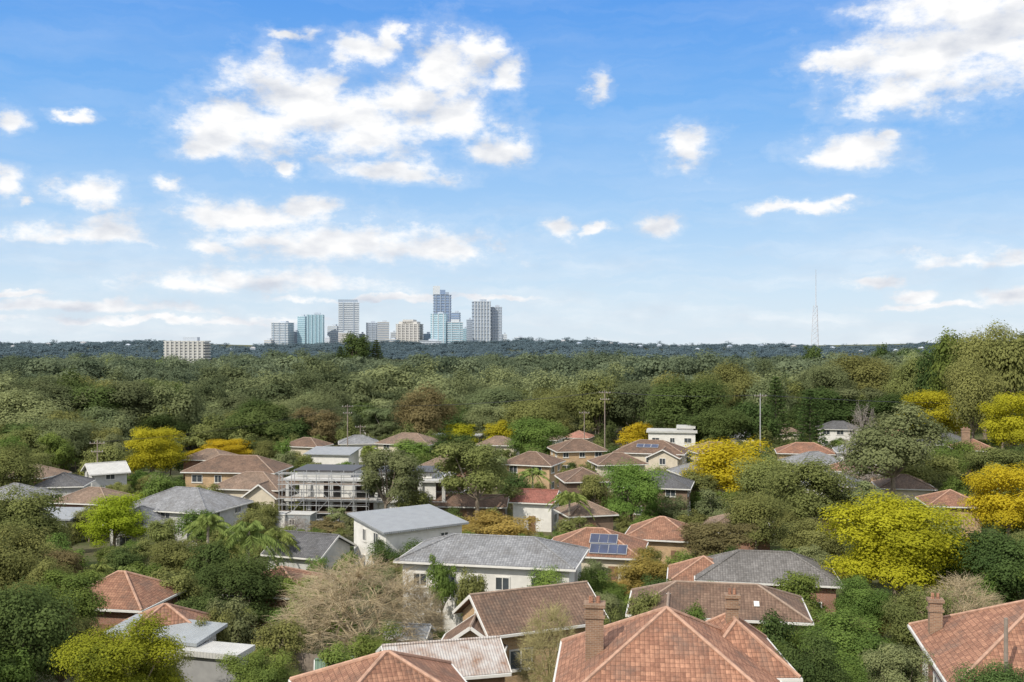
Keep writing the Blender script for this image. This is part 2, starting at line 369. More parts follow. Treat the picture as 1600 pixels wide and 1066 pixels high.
house('terracotta hip roof beside the lower left trees',190,894,5.3,6.8,6.2,-10,'hip','terra2','redbrick',he=3.4,vis=.42)
house('little terracotta roof below the left-hand bushes',258,945,4.7,5.0,4.8,15,'hip','terra2','redbrick',he=3.1,vis=.4)
house('outbuilding with a pale blue-grey metal skillion roof at lower left',258,974,3.7,6.4,2.4,-18,'skillion','bluemetal','lgrey',he=3.35,vis=.3,d=61,cat='outbuilding',name='outbuilding')
house('pale flat-roofed carport in front of the blue-grey outbuilding',335,1012,2.8,4.0,1.6,-15,'flat','whitemetal','mgrey',he=2.65,vis=.25,cat='carport',name='carport',wins=False,oh=.3)
house('brown roofed two-storey house left of the building site',372,716,7.6,16,9,-6,'hip','brown','tanbrick',he=5.4,d=163,vis=.5)
house('brown tiled house with cream gables in front of the larger brown roof on the left',398,737,6.6,11,8,-10,'hip','tan','cream',he=4.6,d=149,vis=.6,wings=[dict(dx=2.8,dy=-3.6,rot=80,W=5,L=5,he=3.6,R=5.6,kind='gable')])
house('small grey roofed house at the far left edge of the suburb',100,746,6,7,7,10,'hip','dark','lgrey',d=153)
house('tan roofed house at far left behind the grey-green trees',148,762,5.5,9,7,-12,'hip','tan','redbrick')
house('white metal-roofed cottage near the left power pole',165,738,6.2,6,6,35,'gable','whitemetal','lgrey',d=165)
house('tan roofed house at the forest edge left of centre',640,677,7,13,9,-18,'hip','tan','cream',sides='fl',vis=.55)
house('tan brick house with brown roof behind the round green tree',903,686,7,11,9,10,'hip','brown','tanbrick',vis=.55)
house('broad brown-roofed two-storey cream house with solar panels right of centre',1018,688,7.6,14,9,-16,'hip','brown','cream',vis=.65,solar=[(x_,2.6,1.4,1.2) for x_ in (-2,-.5,1)],wings=[dict(dx=2.0,dy=-5.2,rot=74,W=5,L=6,he=5.0,R=6.6,kind='gable',sides='l')])
house('yellow brick two-storey house with brown roof at mid centre',832,706,7,9.5,8,-20,'hip','brown','tanbrick',vis=.65)
house('brown hip roof wedged between the yellow brick and dark roofed houses',910,731,6.2,7,8,8,'hip','brown','brownwall',vis=.55)
house('dark charcoal roofed brown brick house right of centre',1026,737,6.8,10.5,8,-14,'hip','dark','brownwall',vis=.65)
house('small white house with a dull red roof',838,765,5.4,6,5.4,-15,'gable','red','white',he=4.0,vis=.75)
house('low brown brick garage block beneath the big olive trees',727,773,4.0,13,5,-6,'gable','brown','brownwall',he=2.7,cat='garage')
house('small brown roof next to the short palm at centre',915,783,4.6,6.5,6,15,'hip','tan','brownwall')
house('salmon-red roof at the forest edge in the centre',905,673,6,8,8,-20,'hip','pink','cream')
house('white flat-roofed modern house beyond the yellow trees',1050,659,6.6,12.5,7,-10,'flat','whitemetal','white',he=6.3,vis=.65,d=245,wings=[dict(dx=4,dy=1,rot=-10,W=4,L=5,he=7.2,R=7.5,kind='flat')])
house('long white flat metal roof at the forest edge',715,679,5,15,7,-6,'flat','whitemetal','lgrey',he=4.8,vis=.6)
house('pale skillion roofed house behind the scaffolded building',520,701,5,10,7,-10,'skillion','metal','white',he=4.2)
house('terracotta hip-roofed house on the right rise',1258,692,6,12,8,-12,'hip','terra2','tanbrick',vis=.55)
house('grey hip-roofed house just below the terracotta one on the right rise',1272,706,6.2,10,8,12,'hip','grey','white',vis=.65)
house('white walled grey roofed house behind the conifers on the right',1310,658,7,11,8,-14,'hip','dark','white',vis=.65)
house('dark grey two-storey house below the tall right-hand trees',1474,662,7.2,11,8,-8,'hip','dark','lgrey',d=195,vis=.65)
house('red brick house with a stout chimney at the right edge of the rise',1520,664,7.5,7,7,-14,'hip','terra2','redbrick',d=180,vis=.65,chim=[(-1.5,-1.0,9.3,1.3)])
house('small terracotta roof among the yellow trees at right',1485,766,6,7,7,-10,'hip','terra2','tanbrick',vis=.65)
house('tan tiled roof behind the dark olive trees right of centre',1150,802,5,8,7,-8,'hip','tan','redbrick',vis=.35)
house('little grey house right of the palms',484,833,5.2,6.5,7,-20,'gable','dark','lgrey',he=3.5)
house('tan terracotta roof between the white two-storey house and the yellow brick cottage',862,908,4.2,5,4,-12,'hip','tan','tanbrick',vis=.3)
house('brown terracotta roof mostly behind the big bare tree',440,886,5,6.5,6.5,-10,'hip','terra2','redbrick',vis=.25)
house('low flat roof extension behind the dark shrubs at left centre',90,798,4,6,5,-5,'skillion','metal','lgrey',he=3.4,vis=.2)
EX=[(1115,690,6.5,10,8,'tan','cream','beige house right of the broad cream one, below the dark dense tree'),(775,712,6,8,7,'brown','tanbrick','brown roofed house left of the yellow brick two-storey one'),(700,712,6,9,7,'tan','redbrick','tan roof between the unfinished building and the forest edge'),
 (965,708,6.5,9,7,'brown','cream','brown roof in front of the broad cream house'),(1090,722,6,8,7,'grey','white','grey roofed white house right of the charcoal roof'),(955,765,5.5,8,7,'tan','tanbrick','tan roof below the wedged brown hip roof'),(1200,704,6,8,7,'brown','tanbrick','brown roof left of the terracotta one on the right rise'),
 (1345,690,6.5,10,8,'grey','white','pale roofed house behind the tall grey-green gum'),(1400,672,6.5,9,7,'terra2','cream','terracotta roof above the tall grey-green gum'),(850,675,6,9,7,'tan','white','tan roof left of the salmon-red one at the forest edge'),(985,668,6,9,7,'brown','white','brown roof left of the white modern house'),
 (1085,790,5.2,8,7,'brown','tanbrick','brown roof right of the dense fresh green tree'),(560,680,6,9,7,'grey','white','grey roof by the tall left-centre power pole'),(455,700,5.5,9,7,'tan','cream','tan roof right of the brown two-storey house'),
 (1225,760,5.5,8,7,'tan','redbrick','tan roof between the olive gums'),
 (690,745,5.5,8,7,'brown','cream','brown roof left of the big spreading olive tree'),(765,742,5.5,7,7,'tan','white','tan roof beside the dark green tree in mid centre'),(1120,752,5.5,8,7,'terra2','tanbrick','terracotta roof below the wide golden tree'),(1300,738,5.8,9,7,'grey','white','grey roof right of the dark-limbed olive gum'),
 (1335,718,6,8,7,'terra2','tanbrick','terracotta roof left of the tall grey-green gum'),(1412,742,5.8,8,7,'tan','cream','tan roof below the tall grey-green gum'),(1440,694,6,8,7,'brown','cream','brown roof left of the dark grey two-storey house'),(1545,694,6,8,7,'tan','redbrick','tan roof right of the red brick house with the stout chimney'),
 (1155,672,6,9,7,'grey','white','grey roof beside the second dark tree on the right'),(1230,668,6,9,7,'tan','cream','tan roof between the two tiered conifers'),(480,684,6,9,7,'brown','cream','brown roof below the bronze feathery tree'),(215,722,5.8,8,7,'tan','cream','tan roof left of the bright yellow-green tree'),
 (55,726,5.8,8,7,'tan','redbrick','tan roof at the far left forest edge'),(25,756,5.5,8,7,'grey','white','grey roof at the left margin of the picture'),(1285,782,5.2,7,7,'tan','tanbrick','tan roof below the small golden tree'),(590,664,6,8,7,'brown','white','brown roof right of the short left-centre pole'),(780,682,6,9,7,'tan','cream','tan roof right of the long white one'),
 (330,702,6,9,7,'tan','redbrick','tan roof behind the low golden-yellow crown')]
for (px,py,R,W,L,rm,wm,lb) in EX: house(lb,px,py,R,W,L,random.choice([-18,-12,10]),'hip',rm,wm,skip=True,vis=.48)
# ---------------------------------------------------------------- building under construction + scaffold
d=148.; x0=X(582,d); z0=g(x0,d)
HOUSES.append((x0,d,13,24,10)); PROT.append((d,455,708,782))
cs=empty('unfinished_building',(x0,d,z0),R_(-6),'unfinished white concrete building with open window bays','building site')
for zz in (0.1,3.1,6.1): MB().box((0,0,zz),(24,9.6,.3)).build('floor_slab',M['lgrey'],cs)
for i in range(8):
    for yy in (-4.4,4.4):
        for zz in (1.6,4.6): MB().box((-11.5+i*23/7,yy,zz),(.45,.45,2.68)).build('column',M['lgrey'],cs)
for zz in (1.6,4.6): MB().box((0,2.4,zz),(22,.25,2.6)).build('wall',M['brownwall'],cs)
for (u,zz,w,h) in ((-8,4.6,3.6,2.7),(-2.5,4.6,2.2,2.7),(4,4.6,3.4,2.7),(9,4.6,2.6,2.7),(3,1.6,3.6,2.7),(9,1.6,3,2.7)):
    MB().box((u,-4.1,zz),(w,.2,h)).build('wall_panel',M['white'],cs)
for i in range(2):
    MB().box((-6.5+i*12,0,6.7),(8,6,.8)).build('upper_room',M['white' if i else 'lgrey'],cs)
    MB().box((-6.5+i*12,0,7.22),(9,7,.2)).build('roof',M['dkmetal'],cs)
sf=empty('scaffold',(x0-5.8,d-6.6,z0),R_(-6),'steel tube scaffold around the left front of the unfinished building','scaffold')
for i in range(8):
    for yy in (0,-1.3):
        b=MB().tube((-6.3+i*1.8,yy,-.5),(-6.3+i*1.8,yy,7.8),.06,.06,6); b.build('standard',M['steel'],sf)
for k,zz in enumerate((1.9,3.9,5.9,7.4)):
    b=MB()
    for yy in (0,-1.3):
        b.tube((-6.5,yy,zz),(6.5,yy,zz),.055,.055,6); b.tube((-6.5,yy,zz-.9),(6.5,yy,zz-.9),.045,.045,6)
    for i in range(8): b.tube((-6.3+i*1.8,0,zz),(-6.3+i*1.8,-1.3,zz),.04,.04,5)
    b.build('ledger',M['steel'],sf)
    if k<3: MB().box((0,-.65,zz+.1),(12.8,1.1,.06)).build('deck',M['fence'],sf)
for i in range(0,6,2):
    b=MB(); b.tube((-6.3+i*1.8,-1.36,0),(-6.3+(i+2)*1.8,-1.36,3.9),.04,.04,5); b.tube((-6.3+(i+2)*1.8,-1.36,3.9),(-6.3+i*1.8,-1.36,7.4),.04,.04,5)
    b.build('brace',M['steel'],sf)
for (px,lab,mt,w) in ((432,'white site shed beside the scaffold','white',3.2),(470,'pale blue site container below the scaffold','bluemetal',3.5)):
    dd=136; xx=X(px,dd); r=empty('site_shed',(xx,dd,g(xx,dd)),R_(-8),lab,'site shed')
    MB().box((0,0,1.25),(w,2.4,2.5)).build('wall',M[mt],r); MB().box((0,0,2.56),(w+.2,2.6,.1)).build('roof',M['whitemetal'],r)
    dr=MB().box((.6,-1.22,1.05),(.8,.05,2)).build('door',M['mgrey'],r); window(r,(0,0,0),0,'f',-.8,1.5,.9,.8,w,2.4,M['trim'])
# ---------------------------------------------------------------- vegetation prototypes (base size 10 high, 8 wide)
def unit(v): return v/np.maximum(np.linalg.norm(v,axis=-1,keepdims=True),1e-6)
def rdir(n,rng): return unit(rng.normal(size=(n,3)))
def leaf_mesh(name,P,Nn,S,tint,rng,aspect=.7,T=None):
    n=len(P)
    if T is None: T=unit(np.cross(Nn,rdir(n,rng)))
    else: T=unit(T)
    B=unit(np.cross(Nn,T)); S=np.asarray(S).reshape(-1,1)*np.ones((n,1))
    V=np.stack([P+T*S,P+B*S*aspect,P-T*S,P-B*S*aspect],1).reshape(-1,3)
    me=bpy.data.meshes.new(name); me.vertices.add(4*n); me.loops.add(4*n); me.polygons.add(n)
    me.vertices.foreach_set('co',V.astype(np.float32).ravel())
    me.loops.foreach_set('vertex_index',np.arange(4*n,dtype=np.int32))
    me.polygons.foreach_set('loop_start',np.arange(0,4*n,4,dtype=np.int32))
    me.update(calc_edges=True)
    a=me.attributes.new('tint','FLOAT','FACE'); a.data.foreach_set('value',np.clip(tint,0,1).astype(np.float32))
    me.materials.append(M['green']); return me
def clumps_for(kind,rng):
    def ell(K,c,ext,lo,hi,rlo,rhi,zmin,flat):
        C=[];Rr=[]
        while len(C)<K:
            dv=rdir(1,rng)[0]
            if dv[2]<zmin: continue
            dv=dv*(1+.18*(abs(dv[2])*math.hypot(dv[0],dv[1])*2)**2)
            C.append(np.array(c)+dv*np.array(ext)*rng.uniform(lo,hi)); r=rng.uniform(rlo,rhi); Rr.append((r,r,r*flat))
        return np.array(C),np.array(Rr)
    if kind=='round': return ell(34,(0,0,5.9),(2.5,2.5,3.2),.5,1.05,.95,1.7,-.75,1.0)
    if kind=='euc': return ell(22,(0,0,6.3),(2.8,2.8,3.0),.45,1.08,.85,1.5,-.6,.85)
    if kind=='dome': return ell(17,(0,0,5.7),(2.2,2.2,2.8),.45,1.05,1.4,2.2,-.6,.92)
    if kind=='loose': return ell(44,(0,0,5.6),(2.7,2.7,3.6),.4,1.05,.8,1.45,-.8,1.0)
    if kind=='shrub': return ell(32,(0,0,4.6),(2.7,2.7,4.2),.4,1.05,.9,1.5,-.7,1.1)
    if kind=='column':
        z=np.linspace(1.2,9.3,30); a=rng.uniform(0,6.28,30); rr=2.6*np.sin(np.pi*np.clip((z-.2)/10,0,1))**.6*rng.uniform(.5,1,30)
        C=np.stack([np.cos(a)*rr,np.sin(a)*rr,z],1); r=rng.uniform(.8,1.3,30); return C,np.stack([r,r,r*1.1],1)
def clump_leaves(C,Rr,n,rng,size,so=.7,ctw=.6):
    w=Rr[:,0]**2; idx=rng.choice(len(C),n,p=w/w.sum()); dv=rdir(n,rng)
    dn=dv[:,2]<-.15; flip=dn&(rng.random(n)<.5); dv[flip,2]*=-1
    rad=rng.random(n)**.3*rng.uniform(.8,1.14,n)
    lump=1+.22*np.sin(dv[:,0]*5+idx*1.7)*np.sin(dv[:,1]*5+idx*2.3)
    P=C[idx]+dv*Rr[idx]*(rad*lump)[:,None]
    out=unit(P-np.array([0,0,4.6]))
    Nn=unit(dv*.9+out*so+rdir(n,rng)*.45+np.array([0,0,.25]))
    ct=rng.uniform(.1,.9,len(C)); t=ct[idx]*ctw+rng.random(n)*.22+.09+(.6-ctw)*.5
    S=size*rng.uniform(.6,1.25,n)
    P=P*np.array([4/np.percentile(np.abs(P[:,0]),99),4/np.percentile(np.abs(P[:,1]),99),10/np.percentile(P[:,2],98.5)])
    return P,Nn,S,t
def trunk_mb(kind,C,rng):
    b=MB(); h=3.0 if kind!='euc' else 3.8
    if kind in('shrub',): h=1.2
    top=Vector((rng.uniform(-.3,.3),rng.uniform(-.3,.3),h))
    b.tube((0,0,-.6),(top*.5),.28,.22,7); b.tube(top*.5,top,.22,.18,7)
    sel=rng.choice(len(C),min(len(C),12),replace=False)
    for i in sel:
        c=Vector(C[i]); mid=top.lerp(c,.5)+Vector((rng.uniform(-.25,.25),rng.uniform(-.25,.25),-.1))
        b.tube(top-Vector((0,0,.2)),mid,.12,.08,5); b.tube(mid,c,.08,.03,5)
    return b
def tubes3(name,S,mat):
    S=np.array(S); p=S[:,0:3]; q=S[:,3:6]; d=unit(q-p); t=unit(np.cross(d,np.array([.31,.77,.55]))); b=np.cross(d,t); n=len(S); V=np.zeros((n,6,3))
    for k in range(3):
        a=2*math.pi*k/3; o=t*math.cos(a)+b*math.sin(a); V[:,k]=p+o*S[:,6:7]; V[:,3+k]=q+o*S[:,7:8]
    base=(np.arange(n)*6)[:,None,None]; fq=np.array([[0,1,4,3],[1,2,5,4],[2,0,3,5]])[None]
    Fi=(base+fq).reshape(-1,4)
    me=bpy.data.meshes.new(name); me.vertices.add(6*n); me.loops.add(len(Fi)*4); me.polygons.add(len(Fi))
    me.vertices.foreach_set('co',V.astype(np.float32).ravel()); me.loops.foreach_set('vertex_index',Fi.astype(np.int32).ravel())
    me.polygons.foreach_set('loop_start',np.arange(0,len(Fi)*4,4,dtype=np.int32)); me.update(calc_edges=True); me.materials.append(mat); return me
LOD={'big':(50000,.088),'near':(24000,.118),'mid':(7800,.20),'far':(2700,.30)}
PROTO={}
def proto(kind,lod,var):
    k=(kind,lod,var)
    if k in PROTO: return PROTO[k]
    rng=np.random.default_rng(abs(hash((len(kind)*31+ord(kind[0])*7+ord(kind[-1]),lod=='near',lod=='mid',var)))%100000)
    n,sz=LOD[lod]
    if kind in('round','euc','loose','shrub','column','dome'):
        C,Rr=clumps_for(kind,rng)
        if kind=='euc': n=int(n*.8)
        P,Nn,S,t=clump_leaves(C,Rr,n,rng,sz,1.0 if kind=='dome' else .7,.5 if kind=='dome' else .6)
        cm=leaf_mesh('crown',P,Nn,S,t,rng); tm=trunk_mb(kind,C,rng).mesh('trunk',M['bark'])
    elif kind=='conifer':
        Ps=[];Ts=[];segs=MB(); segs.tube((0,0,-.5),(0,0,9.9),.28,.04,7)
        tiers=17; per=max(6,int(n/ (tiers*7)))
        for i in range(tiers):
            z=1.3+8.4*(i/(tiers-1))**.9; ln=3.9*(1-z/10.3)**.75
            for j in range(7):
                a=j*6.283/7+i*.9+rng.uniform(-.2,.2); dv=np.array([math.cos(a),math.sin(a),.08])
                s=rng.random(per)**.6; l2=ln*rng.uniform(.75,1.1)
                P=np.array([0,0,z])+dv*(s*l2)[:,None]+np.array([0,0,1])*(.35*s**2*l2*.4)[:,None]+rng.normal(size=(per,3))*np.array([.2,.2,.09])*(.4+.6*ln/3)
                Ps.append(P); Ts.append(np.tile(dv,(per,1))+rng.normal(size=(per,3))*.4)
                segs.tube((0,0,z),tuple(np.array([0,0,z])+dv*l2*.9),.05,.02,4)
        P=np.concatenate(Ps);T=np.concatenate(Ts); Nn=unit(rng.normal(size=P.shape)*.6+np.array([0,0,1]))
        cm=leaf_mesh('crown',P,Nn,sz*1.2*rng.uniform(.6,1.2,len(P)),rng.random(len(P)),rng,.35,T); tm=segs.mesh('trunk',M['bark'])
    elif kind=='palm':
        Ps=[];Ts=[];Ns=[];Ss=[]; tb=MB(); tb.tube((0,0,-.5),(.1,0,4),.2,.16,8); tb.tube((.1,0,4),(0,0,7.2),.16,.13,8); tb.tube((0,0,6.6),(0,0,7.6),.2,.12,8)
        nf=24; nl=80 if lod in('near','big') else (36 if lod=='mid' else 14)
        for i in range(nf):
            a=i*2.399+rng.uniform(-.2,.2); e=R_(rng.uniform(-10,78)); L=rng.uniform(3.3,4.2)
            h=np.array([math.cos(a),math.sin(a),0]); s=np.linspace(.12,1,nl)
            x=L*s*math.cos(e)*(1-.1*s); z=L*(s*math.sin(e)-.75*s**2.2*(1.0))
            C=np.array([0,0,7.3])+h*x[:,None]+np.array([0,0,1])*z[:,None]; side=np.array([-h[1],h[0],0])
            ll=.8*np.sin(np.pi*(.12+.85*s))**.7+.08
            for q in (-1,1):
                dirv=unit(side*q*.7+h*.4+np.array([0,0,-.75])+rng.normal(size=(nl,3))*.14)
                Ps.append(C+dirv*(ll*.5)[:,None]); Ts.append(dirv); Ss.append(ll*.5); Ns.append(unit(np.cross(dirv,h+rng.normal(size=(nl,3))*.3)))
        P=np.concatenate(Ps); cm=leaf_mesh('crown',P,np.concatenate(Ns),np.concatenate(Ss),rng.random(len(P)),rng,.10 if lod in('near','big') else .2,np.concatenate(Ts)); tm=tb.mesh('trunk',M['palebark'])
    elif kind=='bare':
        big=[];tw=[]
        def dome(n,lo,hi):
            d_=rdir(n*3,rng); d_=d_[d_[:,2]>-.25][:n]
            return np.array([0,0,2.6])+d_*np.array([3.7,3.7,6.8])*rng.uniform(lo,hi,len(d_))[:,None]*np.where(d_[:,2:3]<0,np.array([[1,1,.35]]),1)
        root=np.array([0,0,1.0]); big.append(np.concatenate([[0,0,-.5],root,[.24,.2]]))
        def link(p,q,r0,r1,acc):
            mid=(p+q)/2+rng.normal(size=3)*.12*np.linalg.norm(q-p)+np.array([0,0,.1])
            acc.append(np.concatenate([p,mid,[r0,(r0+r1)/2]])); acc.append(np.concatenate([mid,q,[(r0+r1)/2,r1]])); return mid
        few=lod in('mid','far')
        l1=dome(16,.3,.5); l2=dome(110,.5,.78); l3=dome(420 if few else 800,.62,1.0)
        m1=[]
        for q in l1: m1+=[q,link(root,q,.1,.05,big)]
        m1=np.array(m1); m2=[]
        for q in l2:
            p=m1[np.argmin(((m1-q)**2).sum(1))]; m2+=[q,link(p,q,.045,.025,big)]
        m2=np.array(m2)
        nt_={'big':9,'near':7,'mid':4,'far':3}[lod]; rt={'big':.0085,'near':.011,'mid':.015,'far':.02}[lod]
        for q in l3:
            p=m2[np.argmin(((m2-q)**2).sum(1))]; link(p,q,.018,.011,tw); dv=unit(q-p)
            for _ in range(nt_):
                c=q+(p-q)*rng.uniform(0,.6); dd=dv*.6+rng.normal(size=3)*.6+np.array([q[0]*.12,q[1]*.12,.3]); dd/=np.linalg.norm(dd); l=rng.uniform(.25,.55)
                for s in range(3):
                    c2=c+dd*l*.6; tw.append(np.concatenate([c,c2,[rt*(1-.2*s),rt*(.8-.2*s)]])); c=c2; dd=dd+rng.normal(size=3)*.25+np.array([0,0,-.08]); dd/=np.linalg.norm(dd)
        cm=tubes3('crown',tw,M['twig']); tm=tubes3('trunk',big,M['bark'])
    PROTO[k]=(tm,cm); return PROTO[k]
NV={'round':4,'euc':4,'loose':3,'shrub':3,'column':2,'conifer':1,'palm':2,'bare':2,'dome':4}
def put_tree(kind,x,y,h,w,mat,label,group=None,cat='tree',name=None,bark=None):
    dist=math.hypot(x,y); wp=w/dist*F; lod='big' if wp>150 else ('near' if wp>76 else ('mid' if wp>34 else 'far'))
    if kind=='conifer' and lod=='far': lod='mid'
    tm,cm=proto(kind,lod,random.randrange(NV[kind]))
    nm=name or {'palm':'palm_tree','conifer':'conifer_tree','bare':'bare_tree','shrub':'shrub'}.get(kind,'tree')
    r=empty(nm,(x,y,g(x,y)-.05),random.uniform(0,6.28),label,cat,group); r.scale=(w/8,w/8,h/10)
    for n,me,mt in (('trunk',tm,bark),('crown',cm,mat)):
        o=bpy.data.objects.new(n,me); col.objects.link(o); o.parent=r
        if mt: o.material_slots[0].link='OBJECT'; o.material_slots[0].material=mt
    return r
TREES=[]
def tree(kind,px,top,wpx,d,mat,label,cat='tree',name=None,bark=None,group=None):
    for _ in range(14):      # keep trunks out of the houses
        x=X(px,d)
        if d>300 or not any((hx-x)**2+(hy-d)**2<(rad*.72+wpx/F*d*.12)**2 for (hx,hy,rad,W,L) in HOUSES): break
        d-=1.0
    h=Z(top,d)-g(x,d); w=wpx/F*d*(.97 if kind not in('palm','bare') else 1.04)
    h=max(h,1.2)
    if kind=='bare' and bark is None: bark=M[mat]
    put_tree(kind,x,d,h,w,M[mat],label,group,cat,name,bark)
    TREES.append((x,d,w/2))
    pf=.74 if mat in('yellow','ygreen','lime','palm','twig','tips','bright') else .4
    if d<300: PROT.append((d,px-wpx*.45,px+wpx*.45,533+F*(HC-g(x,d)-h*(1-pf))/d))
T=tree
# yellow ones
T('loose',242,671,98,185,'ygreen','bright yellow-green tree at left in front of the forest, right of the left power pole')
T('loose',358,688,92,222,'yellow','low golden-yellow tree crown showing above the brown two-storey roof')
T('loose',305,702,50,225,'yellow','small golden tree tucked left of the brown two-storey roof')
T('loose',1142,690,155,160,'yellow','wide golden-yellow tree in the right middle distance')
T('loose',1400,780,222,88,'ygreen','large mustard-yellow tree in the right foreground')
T('loose',1572,731,128,122,'yellow','golden tree at the right edge above the green trees')
T('loose',1585,618,100,190,'ygreen','yellow tree at the right edge below the tall evergreens')
T('loose',1458,613,105,225,'ygreen','yellow-green tree in front of the tall right-hand evergreens')
T('loose',178,776,100,120,'lime','lime green tree at left, left of the grey-roofed house')
T('shrub',190,972,185,51,'tips','dark bush with glossy yellow-green tips in the bottom left foreground')
T('loose',990,662,58,262,'yellow','golden tree left of the white modern house')
T('loose',718,664,60,290,'ygreen','yellow-green tree poking above the long white roof')
T('loose',785,658,68,275,'ygreen','mustard tree between the long white roof and the round green tree')
T('shrub',775,808,145,122,'orange','amber hedge-like tree behind the white two-storey house')
T('shrub',1010,868,118,95,'orange','amber and olive bush right of the white two-storey house')
T('loose',1318,775,50,150,'yellow','small golden tree between the olive trees and the grey-green gum')
# green and olive
T('round',833,655,98,214,'green','dome-shaped mid green tree behind the yellow brick house')
T('euc',745,693,138,146,'olive','big spreading olive tree in front of the brown garage block')
T('euc',604,706,112,134,'greyg','thin-crowned grey-green tree in front of the unfinished building')
T('round',988,726,98,136,'bright','dense fresh green tree left of the dark-roofed brick house')
T('round',663,608,98,280,'brownleaf','tall bronze-olive tree at the forest edge in the centre')
T('dome',412,634,122,248,'deep','dark green dense tree at the forest edge left of centre')
T('column',490,640,84,250,'brownleaf','bronze feathery tree beside the dark green forest-edge tree')
T('dome',455,655,70,246,'deep','dark crown between the dense dark tree and the bronze feathery one')
T('dome',250,650,90,250,'deep','dark rounded tree behind the bright yellow-green tree')
T('round',703,680,95,225,'deep','dark rounded tree below the long white roof')
T('round',640,690,70,215,'green','green tree between the tan roof and the dark rounded tree')
T('round',1198,718,108,140,'olive','olive gum in front of the wide golden tree')
T('round',1262,722,140,130,'olive','dark-limbed olive gum right of the wide golden tree')
T('euc',1395,636,160,152,'greyg','tall grey-green gum tree in the right middle distance')
T('round',1448,712,120,160,'olive','lower olive gum right of the tall grey-green one')
T('dome',1540,514,98,230,'olive','tallest of the evergreens rising above the skyline at right')
T('round',1495,524,84,250,'green','upright evergreen left of the tallest one at right')
T('dome',1578,526,84,222,'olive','rounded evergreen just right of the tallest one')
T('dome',1612,520,92,240,'deep','tall dark evergreen cut by the right edge')
T('round',1465,548,66,265,'deep','dark narrow evergreen left of the upright one')
T('dome',1428,560,88,280,'olive','evergreen below and left of the tall ones at right')
T('dome',1520,570,92,205,'olive','lower evergreen in front of the tallest ones')
T('dome',1345,558,125,320,'olive','broad olive tree at the forest edge on the right')
T('round',1295,572,85,310,'greyg','grey-green tree left of the broad olive one at the forest edge')
T('dome',1150,571,98,320,'olive','tall mossy tree at the forest edge right of centre')
T('round',1105,586,80,300,'olive','leaning mossy tree just left of the tall forest-edge tree')
T('dome',1130,638,98,246,'deep','dark dense tree right of the white modern house')
T('round',1178,630,78,250,'deep','second dark tree beside the concrete light pole on the right')
T('dome',1085,650,55,252,'deep','third dark tree, just right of the white modern house')
T('conifer',1266,608,72,232,'deep','dark tiered conifer with a pointed top on the right')
T('conifer',1212,588,68,262,'deep','taller tiered conifer left of its companion')
T('round',25,770,140,105,'olive','spreading olive tree on the left edge of the suburb')
T('round',20,700,100,150,'olive','olive tree at the left edge below the forest')
T('euc',95,898,130,66,'green','green tree above the glossy bush in the lower left')
T('round',30,920,165,53,'deep','dense green tree in the bottom left corner')
T('round',25,830,130,76,'olive','olive tree at the left edge above the bottom corner tree')
T('euc',95,862,105,88,'brownleaf','bronze-tinted tree at left below the grey roofs')
T('round',377,874,135,78,'deep','dark green dense tree below the palms')
T('shrub',365,938,80,66,'greyg','silvery grey-green shrub left of the big bare tree')
T('round',275,893,80,78,'olive','olive tree between the two terracotta roofs at lower left')
T('shrub',400,1022,110,54,'green','leafy green shrub at the bottom left of centre')
T('round',1318,963,145,60,'green','green tree right of the salmon-roofed house')
T('round',1268,996,115,50,'deep','dark green rounded tree at the bottom right beside the salmon roof')
T('round',1560,833,130,84,'deep','dark green tree at the right edge below the golden tree')
T('round',1490,690,95,170,'green','green tree below the dark grey two-storey house')
T('euc',1560,702,104,150,'olive','olive tree at the right edge between two yellow trees')
T('euc',1130,818,135,106,'brownleaf','brown-olive tree behind the grey tiled roof')
T('shrub',855,888,85,80,'green','fresh green shrub below the white two-storey house')
T('shrub',935,893,95,82,'green','leafy shrub beside the amber bush')
T('shrub',612,846,95,104,'deep','dark shrub in front of the pale box house')
T('shrub',1053,778,60,138,'greyg','small grey-green tree right of the dense fresh green one')
T('euc',515,812,66,128,'brownleaf','thin brown tree left of the pale box house')
T('shrub',905,810,70,122,'olive','olive shrub behind the solar panelled roof')
T('round',275,845,100,100,'olive','rounded olive tree below the grey-roofed house at left')
T('shrub',962,957,60,58,'olive','olive shrub behind the tall brick chimney')
T('shrub',1205,963,80,60,'deep','dark shrub behind the salmon roof, near its right chimney')
T('round',330,848,80,92,'deep','dark green tree left of the palms, above the terracotta roofs')
T('shrub',335,958,60,62,'olive','olive shrub beside the pale blue-grey outbuilding')
T('round',95,955,100,55,'olive','olive tree left of the glossy yellow-green bush')
T('round',1345,905,85,76,'green','green tree under the large mustard-yellow tree')
T('round',1440,926,108,66,'olive','olive tree below the large mustard-yellow tree')
T('round',1252,896,78,78,'green','green tree at the right end of the skylight roof')
T('round',1180,774,105,122,'olive','small olive gum below the pair of larger gums')
T('round',1272,815,105,106,'olive','rounded olive tree left of the large mustard-yellow tree')
T('round',800,742,55,155,'deep','dark green tree right of the big spreading olive tree')
T('round',1090,740,65,153,'olive','olive tree at the right end of the charcoal roof')
T('shrub',480,905,80,78,'green','green shrub behind the big bare tree')
T('round',1010,926,60,66,'olive','olive tree in front of the left end of the skylight roof')
T('round',1085,950,55,62,'green','small green tree in front of the skylight roof')
T('round',930,743,50,148,'olive','olive tree left of the dense fresh green tree')
T('round',650,768,60,134,'olive','olive tree right of the thin-crowned grey-green one')
T('round',310,800,70,118,'green','green tree in front of the wide grey roof')
T('round',435,972,80,62,'olive','olive tree right of the pale carport, below the big bare tree')
T('euc',1365,756,104,126,'greyg','grey-green gum behind the large mustard-yellow tree')
T('round',1460,798,84,104,'olive','olive tree right behind the large mustard-yellow tree')
